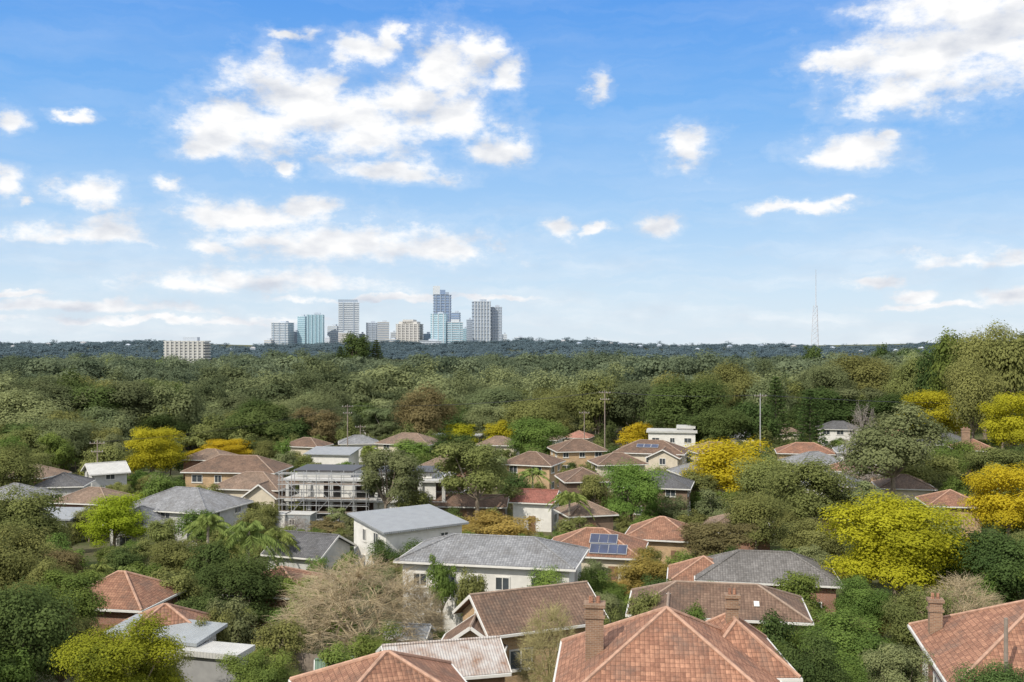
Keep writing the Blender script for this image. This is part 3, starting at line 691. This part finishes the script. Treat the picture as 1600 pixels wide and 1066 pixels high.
T('euc',60,878,104,72,'olive','olive gum at the left edge above the dense green corner tree')
T('round',1490,846,84,92,'green','green tree left of the dark tree at the right edge')
T('euc',690,872,52,76,'green','slender green tree in front of the white two-storey house')
T('round',735,895,50,77,'olive','small olive tree below the windows of the white two-storey house')
T('euc',555,802,50,124,'greyg','slender grey-green tree at the left corner of the pale box house')
# hedge
T('shrub',685,985,70,70,'green','clipped bright green hedge, left length, behind the rusty shed','hedge','hedge')
T('shrub',728,985,60,69,'green','clipped bright green hedge, right length, beside the yellow brick cottage','hedge','hedge')
# bare
T('bare',560,853,285,69,'twig','huge beige bare-branched tree in the lower centre')
T('bare',860,925,115,57,'twiggreen','fine greenish bare tree in front of the yellow brick cottage')
T('bare',1505,885,150,70,'twig','brown bare tree at lower right behind the brick chimney')
T('bare',1350,618,75,165,'twigpink','pinkish-grey bare tree beside the tall grey-green gum on the right')
T('bare',660,905,80,72,'twig','smaller bare tree in front of the white two-storey house')
T('bare',462,800,60,130,'twigpink','thin bare tree right of the palms')
# palms
T('palm',388,793,135,93,'palm','tallest feathery palm at left centre')
T('palm',325,788,105,106,'palm','palm left of the tallest one')
T('palm',350,822,90,95,'palm','short palm between the two taller palms')
T('palm',432,810,90,102,'palm','palm right of the tallest one')
T('palm',890,753,85,132,'palm','short palm beside the small red-roofed house')
T('palm',832,722,70,163,'palm','palm in front of the yellow brick house')
T('palm',152,868,70,91,'palm','low palm left of the lower left terracotta roof')
T('palm',195,870,60,88,'palm','second low palm above the lower left terracotta roof')
T('palm',578,688,50,206,'palm','slim palm left of the tan roof at the forest edge')
for i,(px,tp) in enumerate(((118,549),(172,550),(250,552),(455,546),(215,556),(470,550),(345,555))):
    T('palm',px,tp,24,640+8*i,'palm','distant palm standing above the forest canopy on the left',group='distant palms')
T('round',555,523,52,680,'deep','dark pine-like crown rising highest above the forest left of centre')
T('conifer',588,531,42,690,'deep','dark conifer beside the highest dark crown')
T('conifer',532,541,36,670,'deep','lower dark conifer left of the highest dark crown')
T('round',1270,541,30,690,'deep','dark round crown breaking the far forest edge right of the mast')
T('round',1377,540,32,660,'deep','dark crown at the far forest edge left of the tall evergreens')
T('round',1420,546,36,640,'deep','second dark crown at the far forest edge left of the tall evergreens')
# ---------------------------------------------------------------- forest: individuals then mass
cand=[]
y=195.
while y<800:
    sp=10.8+(y-200)*.004; hwid=.53*y+25; x=-hwid
    while x<hwid:
        cand.append((x+random.uniform(-.5,.5)*sp,y+random.uniform(-.5,.5)*sp,sp)); x+=sp
    y+=sp*.9
def forest_ok(x,y):
    lim=265 if x>-45 else (265-(-45-x)*1.6 if x>-85 else 200)
    lim=max(lim,200)
    if x>75: lim=262
    if y<lim: return False
    for (hx,hy,rad,W,L) in HOUSES:
        if (hx-x)**2+(hy-y)**2<(rad+4)**2: return False
    return True
def occl(x,y,h,w,k=.75):
    px=800+x/y*F; hw=w/2/y*F*k; top=533+F*(HC-g(x,y)-h)/y
    for (hy,a,b,bt) in PROT:
        if y<hy and px+hw>a and px-hw<b and top<bt: return True
    return False
ind=[]; mass=[]; mass2=[]
for (x,y,sp) in cand:
    if not forest_ok(x,y): continue
    big=.5+.5*math.sin(x*.031+1.3*math.sin(y*.02))*math.sin(y*.027+x*.011)
    r=random.random()
    w=random.uniform(8,13.5)+big*random.uniform(0,9)+(7 if r<.13 else 0); h=random.uniform(6,11)+(w-8)*.75+(8 if r>.9 else 0)
    if y<300 : h*=.9
    if y<300 and occl(x,y,h,w): continue
    # tallest crowns of the far crest differ in height, a little higher to left and right
    px=800+x/y*F
    lim=HC-(random.uniform(547,563)+3.5*math.sin(px*.011)+2.5*math.sin(px*.031+1)-533)/F*y-g(x,y)
    if y>330 and x/y<.38: h=min(h,lim)
    if h<5: continue
    if len(ind)<290: ind.append((x,y,h,w))
    elif y<480: mass.append((x,y,h,w))
    else: mass2.append((x,y,h,w))
KF=[('euc','forest','tall grey-green gum crown in the near edge of the forest'),('dome','forest','rounded olive crown in the near edge of the forest'),('dome','deep','dark green crown in the near edge of the forest'),('round','olive','uneven light olive crown in the near edge of the forest'),('dome','olive','broad olive-green crown in the near edge of the forest'),('dome','greyg','pale grey-green crown in the near edge of the forest')]
for (x,y,h,w) in ind:
    k,mt,lb=random.choices(KF,[2.4,3.4,1.8,1.2,1.4,1.4])[0]
    put_tree(k,x,y,h,w,M[mt],lb,'forest edge trees','tree','forest_tree',M['palebark'] if k=='euc' else None)
def mass_mesh(name,lst,mat,nl,sz,label,cat,flat=0.0,low=2.6,kinds=('dome','dome','dome','euc','dome','round')):
    rng=np.random.default_rng(5); protos=[]
    for kd in kinds:
        C,Rr=clumps_for(kd,rng); keep=C[:,2]>low; protos.append(clump_leaves(C[keep],Rr[keep],nl,rng,sz,.95,.35))
    Ps=[];Ns=[];Ss=[];Ts=[]
    for (x,y,h,w) in lst:
        P,Nn,S,t=protos[rng.integers(len(protos))]
        a=rng.uniform(0,6.28); ca,sa=math.cos(a),math.sin(a); Rm=np.array([[ca,-sa,0],[sa,ca,0],[0,0,1]])
        Ps.append((P*np.array([w/8,w/8,h/10]))@Rm.T+np.array([x,y,g(x,y)]))
        Ns.append(Nn@Rm.T);Ss.append(S*w/8);Ts.append(t*.42+rng.uniform(-.25,.7))
    Nn=np.concatenate(Ns)
    if flat: Nn=unit(Nn*(1-flat)+np.array([0,-.3,.9])*flat)
    me=leaf_mesh(name,np.concatenate(Ps),Nn,np.concatenate(Ss),np.concatenate(Ts),rng,.8)
    me.materials[0]=mat; o=bpy.data.objects.new(name,me); col.objects.link(o); tag(o,label,cat,kind='stuff'); return o
mass_mesh('forest',mass,M['forest'],1800,.24,'belt of olive-green forest on the valley slope behind the houses','forest')
mass_mesh('far_forest',mass2,M['forest_haze'],1000,.31,'farther belt of forest climbing to the wooded crest','forest')
far=[]
for k in range(6500):
    y=random.uniform(1760,2420); x=random.uniform(-.56*y-60,.56*y+60)
    far.append((x,y,random.uniform(8,14)*(1.4 if random.random()<.05 else 1),random.uniform(12,21)))
for k in range(420):
    y=random.uniform(2385,2428); x=X(random.uniform(395,830),y); far.append((x,y,random.uniform(13,20),random.uniform(11,18)))
mass_mesh('distant_woodland',far,M['ridge_haze'],110,.62,'wooded ridge along the horizon, tinted blue-grey for haze','woodland',.45)
# ---------------------------------------------------------------- garden filler
FILL=[('shrub','green','small leafy green shrub between the house roofs','shrub',2.0,4.0),('shrub','olive','small olive shrub between the house roofs','shrub',2.0,4.5),('round','deep','dark green garden tree between the houses','tree',6,11),('euc','olive','olive garden tree between the houses','tree',7,12),('loose','green','light green garden tree between the houses','tree',6,10.5),('shrub','orange','small amber shrub between the house roofs','shrub',2,3.5),('euc','greyg','grey-green garden tree between the houses','tree',7,12),('round','olive','rounded olive garden tree between the houses','tree',6,11)]
y=46.; cnt={'tree':0,'shrub':0}; over=[]
while y<270:
    sp=4.5+y*.0115; hw=.53*y+8; x=-hw
    while x<hw:
        xx=x+random.uniform(-.48,.48)*sp; yy=y+random.uniform(-.48,.48)*sp; x+=sp
        k,mt,lb,ct,h0,h1=random.choices(FILL,[1.6,1.6,1.5,2.2,2.2,.7,1.8,2.4])[0]
        h=random.uniform(h0,h1)*(1 if yy<120 else .88)
        if any((tx-xx)**2+(ty-yy)**2<(tr*.7)**2 for (tx,ty,tr) in TREES): continue
        for att in range(5):
            w=h*random.uniform(.6,.92) if k!='shrub' else h*random.uniform(1.0,1.4)
            bad=any((hx-xx)**2+(hy-yy)**2<(rad*.72+w*.3)**2 for (hx,hy,rad,W,L) in HOUSES) or occl(xx,yy,h,w)
            if not bad: break
            h*=.75
            if h<3.5: k,mt,lb,ct=('shrub',)+FILL[random.choice([0,0,1])][1:4]
        if bad or h<1.2: continue
        if cnt[ct]>=295: over.append((xx,yy,h,w)); continue
        cnt[ct]+=1
        put_tree(k,xx,yy,h,w,M[mt],lb,'garden plants between the houses',ct,'garden_tree' if ct=='tree' else 'shrub')
    y+=sp
if over: mass_mesh('garden_greenery',over,M['olive'],1300,.32,'mixed olive greenery filling the farther gardens','garden greenery',0,-5,('dome','round','euc'))
# ---------------------------------------------------------------- power poles and wires
def pole(px,top,d,label,arms=2,name='power_pole',wood=True):
    x=X(px,d); z=g(x,d); h=Z(top,d)-z
    r=empty(name,(x,d,z),R_(random.uniform(-25,25)),label,'pole')
    MB().tube((0,0,-.5),(0,0,h),.14,.09,8).build('shaft',M['pole'] if wood else M['steel'],r)
    for k in range(arms):
        zz=h-.5-k*1.4; l=1.1 if k==0 else .85
        MB().box((0,-.16,zz),(2*l+.2,.1,.11)).build('crossarm',M['pole'],r)
        for s in (-1,-.4,.4,1): MB().tube((s*l,-.16,zz+.05),(s*l,-.16,zz+.28),.05,.035,6).build('insulator',M['lgrey'],r)
    return Vector((x,d,z+h))
PL=[pole(152,688,165,'timber power pole with two crossarms at left below the forest'),pole(543,632,215,'tall timber power pole left of the tan roof at the forest edge'),pole(563,664,235,'short timber pole just right of the tall left-centre one',1),
    pole(945,610,205,'tall timber power pole right of centre'),pole(913,642,230,'slim pole left of the tall pole right of centre',1),pole(1188,615,200,'pale pole with one crossarm by the conifers on the right',1,wood=False),
    pole(1572,966,47,'nearby timber pole at the lower right edge',0)]
def wire(p,q,label):
    r=empty('power_line',p,0,label,'power line')
    for k,off in enumerate((-.9,0,.9)):
        b=MB(); a=Vector((off,0,-.3)); e=q-p+Vector((off,0,-.3)); pr=a
        for i in range(1,13):
            t=i/12; c=a.lerp(e,t)-Vector((0,0,4*t*(1-t)*(q-p).length*.018)); b.tube(pr,c,.02,.02,3); pr=c
        b.build('wire',M['dkmetal'],r)
wire(PL[0],PL[1],'power lines strung between the far left and left-centre poles')
wire(PL[1],PL[3],'power lines strung across the centre of the suburb')
wire(PL[3],PL[5],'power lines strung between the two right-hand poles')
wire(PL[5],PL[5]+Vector((120,10,0)),'power lines running off to the right')
# ---------------------------------------------------------------- fences and sheds in the foreground
def fence(p,q,label,h=1.8):
    r=empty('fence',(p[0],p[1],g(*p)),0,label,'fence'); n=int(math.hypot(q[0]-p[0],q[1]-p[1])/.16); z0=g(*p)
    def pt(t): xx=p[0]+(q[0]-p[0])*t; yy=p[1]+(q[1]-p[1])*t; return xx-p[0],yy-p[1],g(xx,yy)-z0
    for i in range(0,n,14):
        b=MB(); m_=min(14,n-i)
        for j in range(i,i+m_):
            a=pt(j/n); b.box((a[0],a[1],a[2]+h/2+random.uniform(-.03,.03)),(.155,.04,h))
        b.build('paling_panel',M['fence'],r)
        a=pt(i/n); MB().box((a[0],a[1]+.1,a[2]+h/2),(.1,.1,h+.1)).build('post',M['fence'],r)
def P2(px,d): return (X(px,d),d)
fence(P2(425,63),P2(520,61),'weathered paling fence below the big bare tree')
fence(P2(600,66),P2(700,64),'grey paling fence behind the rusty shed')
fence(P2(330,66),P2(425,68),'timber paling fence left of the big bare tree')
fence(P2(990,66),P2(1100,72),'paling fence in front of the long brown house')
house('small green metal garden shed below the big bare tree',522,1018,2.4,2.2,2,10,'gable','greenmetal','greenmetal',he=1.9,oh=.1,cat='shed',name='garden_shed',wins=False,d=57)
house('grey garden shed behind the rusty roof',640,985,2.6,3,2.4,-10,'gable','metal','lgrey',he=2.0,oh=.15,cat='shed',name='garden_shed',wins=False,d=68)
# ---------------------------------------------------------------- skyline
def m_tw(name,c,r=.6): return m_plain(name,c,r,.08,.03,0,.1)  # tower colours lightened and blued, haze painted into the facades
TW={'white':m_tw('hazed_tower_white',(.54,.58,.62)),'beige':m_tw('hazed_tower_beige',(.51,.505,.49)),'teal':m_glass('hazed_tower_teal_glass',(.27,.42,.50),.35),'aqua':m_glass('hazed_tower_aqua_glass',(.40,.54,.62),.4),
 'navy':m_glass('hazed_tower_navy_glass',(.20,.28,.42),.35),'slate':m_tw('hazed_tower_slate',(.31,.37,.45)),'grey':m_tw('hazed_tower_grey',(.42,.47,.54)),'brown':m_tw('hazed_tower_brown',(.37,.37,.38)),'glass':m_glass('hazed_tower_window',(.27,.34,.42),.4),'mast':m_tw('mast_paint',(.50,.50,.53)),'bone':m_tw('balcony_bone',(.46,.46,.45)),'shade':m_tw('balcony_recess',(.22,.23,.25))}
def tower(label,pl,pr,top,D,core,band,fl=4.6,piers=0,bandh=1.7,steps=(),pierm=None,depth=.8,cat='tower'):
    x=X((pl+pr)/2,D); W=(pr-pl)/F*D; z=g(x,D); h=Z(top,D)-z; L=W*depth
    r=empty('tower_block',(x,D,z),R_(random.choice([-12,10,8,-7])),label,cat)
    MB().box((0,0,h/2-5),(W*.94,L*.94,h+6)).build('wall',TW[core],r)
    if band:
        me=MB().box((0,0,0),(W,L,bandh)).mesh('floor_band',TW[band]); n=min(60,int(h/fl))
        for i in range(n):
            o=bpy.data.objects.new('floor_band',me); col.objects.link(o); o.parent=r; o.location=(0,0,h-fl*.35-i*fl)
    for i in range(piers):
        u=-W/2+W*(i+.5)/piers
        MB().box((u,-L/2-.1,h/2),(W*.05,.9,h*.98)).build('pier',TW[pierm or band or 'white'],r)
    for (u0,u1,hh,mt) in steps:
        MB().box((W*(u0+u1)/2,0,h+hh/2-.3),(W*(u1-u0),L*.8,hh+.8)).build('roof_storey',TW[mt],r)
    MB().box((W*.1,0,h+1.5),(W*.35,L*.4,4)).build('plant_room',TW['grey'],r)
    return r
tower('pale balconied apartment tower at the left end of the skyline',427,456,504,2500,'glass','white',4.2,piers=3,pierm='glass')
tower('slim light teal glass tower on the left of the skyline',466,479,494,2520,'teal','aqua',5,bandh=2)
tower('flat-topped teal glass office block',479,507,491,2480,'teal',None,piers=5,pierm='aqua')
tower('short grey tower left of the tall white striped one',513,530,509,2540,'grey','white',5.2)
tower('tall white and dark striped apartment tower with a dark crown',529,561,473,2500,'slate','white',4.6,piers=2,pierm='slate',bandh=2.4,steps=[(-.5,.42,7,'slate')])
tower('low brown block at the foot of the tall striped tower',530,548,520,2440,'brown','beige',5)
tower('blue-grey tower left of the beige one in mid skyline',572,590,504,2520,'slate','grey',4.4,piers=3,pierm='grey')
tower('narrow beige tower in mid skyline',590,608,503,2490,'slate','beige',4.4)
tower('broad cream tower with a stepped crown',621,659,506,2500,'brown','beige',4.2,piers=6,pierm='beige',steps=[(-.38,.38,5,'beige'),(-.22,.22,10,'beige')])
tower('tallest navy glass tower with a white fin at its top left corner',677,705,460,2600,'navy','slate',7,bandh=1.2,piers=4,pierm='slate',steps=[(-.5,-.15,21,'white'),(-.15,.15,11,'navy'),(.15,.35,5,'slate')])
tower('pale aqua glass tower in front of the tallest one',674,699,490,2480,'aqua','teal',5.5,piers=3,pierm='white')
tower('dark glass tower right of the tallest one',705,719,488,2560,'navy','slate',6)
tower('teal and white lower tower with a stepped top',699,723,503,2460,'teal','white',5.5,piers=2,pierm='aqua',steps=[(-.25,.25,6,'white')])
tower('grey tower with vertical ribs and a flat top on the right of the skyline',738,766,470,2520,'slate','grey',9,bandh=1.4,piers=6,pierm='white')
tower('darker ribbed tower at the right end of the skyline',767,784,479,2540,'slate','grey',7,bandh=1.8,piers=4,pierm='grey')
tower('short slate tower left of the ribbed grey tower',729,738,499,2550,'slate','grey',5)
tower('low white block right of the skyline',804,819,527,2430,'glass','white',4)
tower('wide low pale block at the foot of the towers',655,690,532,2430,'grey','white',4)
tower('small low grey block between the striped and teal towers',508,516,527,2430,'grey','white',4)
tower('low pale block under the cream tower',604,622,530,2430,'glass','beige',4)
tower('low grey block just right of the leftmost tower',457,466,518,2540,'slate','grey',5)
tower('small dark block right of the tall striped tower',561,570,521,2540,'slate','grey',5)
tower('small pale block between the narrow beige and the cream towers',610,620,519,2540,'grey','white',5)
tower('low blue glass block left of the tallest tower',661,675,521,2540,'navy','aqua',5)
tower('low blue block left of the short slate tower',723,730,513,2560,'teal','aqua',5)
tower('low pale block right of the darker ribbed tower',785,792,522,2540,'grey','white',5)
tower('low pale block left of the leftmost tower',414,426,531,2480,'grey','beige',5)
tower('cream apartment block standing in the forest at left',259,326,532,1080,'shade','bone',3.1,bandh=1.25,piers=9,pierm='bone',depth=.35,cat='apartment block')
HPX=[20,75,130,200,360,395,850,880,905,935,955,968,985,1000,1030,1060,1090,1140,1190,1240,1300,1345,1400,1440]
for i in range(24):
    px=HPX[i]; D=2250+random.uniform(-140,60); x=X(px,D); z=g(x,D)+random.uniform(4,7); r=empty('distant_house',(x,D,z),random.uniform(0,1),'tiny pale house among the trees of the far ridge','house','distant ridge houses')
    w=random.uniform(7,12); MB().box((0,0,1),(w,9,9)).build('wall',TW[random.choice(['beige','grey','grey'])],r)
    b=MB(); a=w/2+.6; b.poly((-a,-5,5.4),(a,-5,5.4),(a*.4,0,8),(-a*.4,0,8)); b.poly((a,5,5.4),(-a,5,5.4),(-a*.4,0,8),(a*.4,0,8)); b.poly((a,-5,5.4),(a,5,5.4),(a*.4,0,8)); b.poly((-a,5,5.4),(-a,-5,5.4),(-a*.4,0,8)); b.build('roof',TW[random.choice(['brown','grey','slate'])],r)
# broadcast mast
D=2450; x=X(1275,D); z=g(x,D); r=empty('broadcast_mast',(x,D,z),.3,'tall lattice broadcast mast on the far ridge at right','mast')
h1=Z(478,D)-z; h2=Z(421,D)-z
ms=TW['mast']
def leg(k,t): a=k*2.094+.4; rr=12*(1-t)+6*t; return Vector((math.cos(a)*rr,math.sin(a)*rr,h1*t))
for k in range(3): MB().tube(leg(k,0),leg(k,1),.6,.5,5).build('leg',ms,r)
b=MB()
for i in range(9):
    t=i/9; t2=(i+1)/9
    for k in range(3): b.tube(leg(k,t),leg((k+1)%3,t2),.28,.28,4); b.tube(leg((k+1)%3,t),leg(k,t2),.28,.28,4); b.tube(leg(k,t2),leg((k+1)%3,t2),.28,.28,4)
b.build('brace',ms,r)
MB().tube((0,0,h1-1),(0,0,h1+(h2-h1)*.55),1.0,.8,6).build('mast',ms,r)
MB().tube((0,0,h1+(h2-h1)*.55),(0,0,h2),.6,.4,6).build('antenna',TW['brown'],r)
# ---------------------------------------------------------------- light, sky
el=R_(43); rot=math.atan2(-.62,-.78)
sd=Vector((math.sin(rot)*math.cos(el),math.cos(rot)*math.cos(el),math.sin(el)))
L=bpy.data.lights.new('sun','SUN'); L.energy=4.1; L.angle=R_(.6); L.color=(1,.93,.81)
lo=bpy.data.objects.new('sun',L); col.objects.link(lo); lo.rotation_euler=sd.to_track_quat('Z','Y').to_euler(); lo.location=(0,-50,200)
w=bpy.data.worlds.new('World'); sc.world=w; w.use_nodes=True; nt=w.node_tree; nt.nodes.clear()
ST=.12
sk=nd(nt,'ShaderNodeTexSky'); sk.sky_type='NISHITA'; sk.sun_disc=False; sk.sun_elevation=el; sk.sun_rotation=rot%(2*math.pi); sk.air_density=1.0; sk.dust_density=.6; sk.ozone_density=1.5
tc=nd(nt,'ShaderNodeTexCoord'); sp=nd(nt,'ShaderNodeSeparateXYZ',{0:tc.outputs['Generated']})
azr=mth(nt,'ARCTAN2',sp.outputs[0],sp.outputs[1]); elr=mth(nt,'ARCSINE',sp.outputs[2])
az=mth(nt,'MULTIPLY',azr,F); ev=mth(nt,'MULTIPLY',elr,F)
rp=nd(nt,'ShaderNodeValToRGB',{0:mth(nt,'DIVIDE',elr,math.pi/2,0,True)}); cr=rp.color_ramp
stops=[(0,(.73,.84,.94)),(.03,(.63,.79,.95)),(.075,(.41,.65,.95)),(.14,(.20,.48,.93)),(.21,(.11,.36,.89)),(.5,(.13,.31,.70)),(1,(.12,.27,.60))]
while len(cr.elements)<len(stops): cr.elements.new(.5)
for e,(p_,c_) in zip(cr.elements,stops): e.position=p_; e.color=c4(c_)
ramp=nd(nt,'ShaderNodeVectorMath',{0:rp.outputs[0],3:1/ST},operation='SCALE').outputs[0]
clear=mixc(nt,.1,ramp,sk.outputs[0])
P=nd(nt,'ShaderNodeCombineXYZ',{0:az,1:ev}).outputs[0]
def vm(op,a,b=None,c=None):
    ins={0:a}
    if b is not None: ins[1]=b
    if c is not None: ins[2]=c
    return nd(nt,'ShaderNodeVectorMath',ins,operation=op).outputs
def tn(vec,detail,rough): return nd(nt,'ShaderNodeTexNoise',{'Vector':vec,'Scale':1.0,'Detail':detail,'Roughness':rough})
wn=tn(vm('MULTIPLY',P,(1/80,1/52,1))[0],7,.62)
off=vm('MULTIPLY',vm('SUBTRACT',wn.outputs['Color'],(.5,.5,.5))[0],(90,52,0))[0]
Pw=vm('ADD',P,off)[0]
pwy=nd(nt,'ShaderNodeSeparateXYZ',{0:vm('ADD',P,vm('MULTIPLY',off,(.5,.5,0))[0])[0]}).outputs[1]
CL=[(470,150,130,62),(400,195,120,46),(565,195,126,62),(345,215,76,31),(305,235,40,18),(690,115,62,64),(745,85,40,44),(790,112,37,27),(715,185,86,46),(640,165,72,52),(780,235,60,22),(565,75,60,24),(612,65,24,24),(620,277,102,26,1),
(460,52,42,10),(930,130,24,24),(1560,45,180,85),(1440,85,130,58),(1400,145,95,38),(1320,92,62,19),(1490,5,140,52),(1075,235,46,34),(1335,235,76,30),(1380,215,25,14),(1245,326,95,11),(1315,317,28,9),
(875,356,34,17),(936,356,22,9),(1020,350,42,18),(130,298,44,23),(12,185,30,20),(8,290,36,26),(120,180,26,9),(268,291,25,13),(45,318,16,7),(140,372,100,32,1),(390,335,140,26),(485,320,50,18),(560,393,228,54,1),(430,382,122,30,1),(330,385,42,14),(705,397,72,36,1),
(420,445,195,34,1),(300,450,72,18,1),(130,484,195,13,1),(20,460,60,6),(280,500,250,7),(600,468,190,6),(760,466,110,7),(1450,476,85,6),(1530,414,98,26,1),(1360,440,42,11),(1422,460,28,11),(1585,468,46,20,1),(450,266,20,13)]
cur=None
for c_ in CL:
    px,py,rx,ry=c_[:4]
    a=math.atan((px-800)/F)*F; e=math.atan2(533-py,math.hypot(F,px-800))*F
    l=vm('LENGTH',vm('MULTIPLY_ADD',Pw,(1/rx,1/ry,0),(-a/rx,-e/ry,0))[0])[1]
    if len(c_)>4: l=mth(nt,'MAXIMUM',l,mth(nt,'MULTIPLY_ADD',pwy,-1/(ry*.6),(e-.3*ry)/(ry*.6)+1.0))
    cur=l if cur is None else mth(nt,'SMOOTH_MIN',cur,l,.2)
fb=tn(vm('MULTIPLY',P,(1/70,1/42,1))[0],11,.64).outputs[0]
fb3=tn(vm('MULTIPLY',P,(1/95,1/48,1))[0],5,.5).outputs[0]
fb2=tn(vm('MULTIPLY',vm('ADD',P,(-14,22,0))[0],(1/95,1/48,1))[0],5,.5).outputs[0]
den=mth(nt,'ADD',mth(nt,'SUBTRACT',1.26,cur),mth(nt,'MULTIPLY',mth(nt,'SUBTRACT',fb,.5),2.5))
al=nd(nt,'ShaderNodeMapRange',{0:den,1:0.0,2:.95,3:0,4:1},interpolation_type='SMOOTHSTEP').outputs[0]
veil=nd(nt,'ShaderNodeMapRange',{0:den,1:-.4,2:.4,3:0,4:.2},interpolation_type='SMOOTHSTEP').outputs[0]
ci=tn(vm('MULTIPLY',Pw,(1/420,1/42,1))[0],7,.58).outputs[0]
low=nd(nt,'ShaderNodeMapRange',{0:ev,1:0,2:240,3:.6,4:.1}).outputs[0]
al2=mth(nt,'MULTIPLY',nd(nt,'ShaderNodeMapRange',{0:ci,1:.42,2:.70,3:0,4:1}).outputs[0],low)
alpha=mth(nt,'MAXIMUM',mth(nt,'MAXIMUM',al,veil),al2)
lowg=nd(nt,'ShaderNodeMapRange',{0:ev,1:60,2:230,3:.6,4:.8}).outputs[0]
sh=mth(nt,'ADD',lowg,mth(nt,'MULTIPLY',mth(nt,'SUBTRACT',fb3,fb2),3.0),clamp=True)
core=nd(nt,'ShaderNodeMapRange',{0:den,1:.8,2:1.8,3:1.0,4:.96}).outputs[0]
cc=mixc(nt,sh,(.66/ST,.70/ST,.78/ST,1),(1.03/ST,1.03/ST,1.03/ST,1))
cc=nd(nt,'ShaderNodeVectorMath',{0:cc,3:core},operation='SCALE').outputs[0]
fin=mixc(nt,alpha,clear,cc)
bg=nd(nt,'ShaderNodeBackground',{'Color':fin,'Strength':ST})
gn=nd(nt,'ShaderNodeTexNoise',{'Vector':tc.outputs['Generated'],'Scale':3.2,'Detail':3,'Roughness':.55}).outputs[0]
ga=nd(nt,'ShaderNodeMapRange',{0:gn,1:.37,2:.53,3:0,4:1},interpolation_type='SMOOTHSTEP').outputs[0]
fill_bg=nd(nt,'ShaderNodeBackground',{'Color':mixc(nt,ga,clear,(1.26/ST,1.23/ST,1.19/ST,1)),'Strength':ST})  # out-of-view sky with bright clouds added to lift the shadow fill
f1=nd(nt,'ShaderNodeMapRange',{0:mth(nt,'ABSOLUTE',azr),1:.54,2:.6,3:1,4:0}).outputs[0]
f2=nd(nt,'ShaderNodeMapRange',{0:elr,1:.37,2:.43,3:1,4:0}).outputs[0]
f3=mth(nt,'GREATER_THAN',elr,-.01)
fm=mth(nt,'MULTIPLY',mth(nt,'MULTIPLY',f1,f2),f3,0,True)
mx=nd(nt,'ShaderNodeMixShader',{0:fm,1:fill_bg.outputs[0],2:bg.outputs[0]})
nd(nt,'ShaderNodeOutputWorld',{'Surface':mx.outputs[0]})
# ---------------------------------------------------------------- camera
cam=bpy.data.cameras.new('camera'); cam.lens=35; cam.sensor_width=36; cam.clip_end=40000; cam.clip_start=.5
co=bpy.data.objects.new('camera',cam); col.objects.link(co); co.location=(0,0,HC); co.rotation_euler=(R_(90),0,0); sc.camera=co
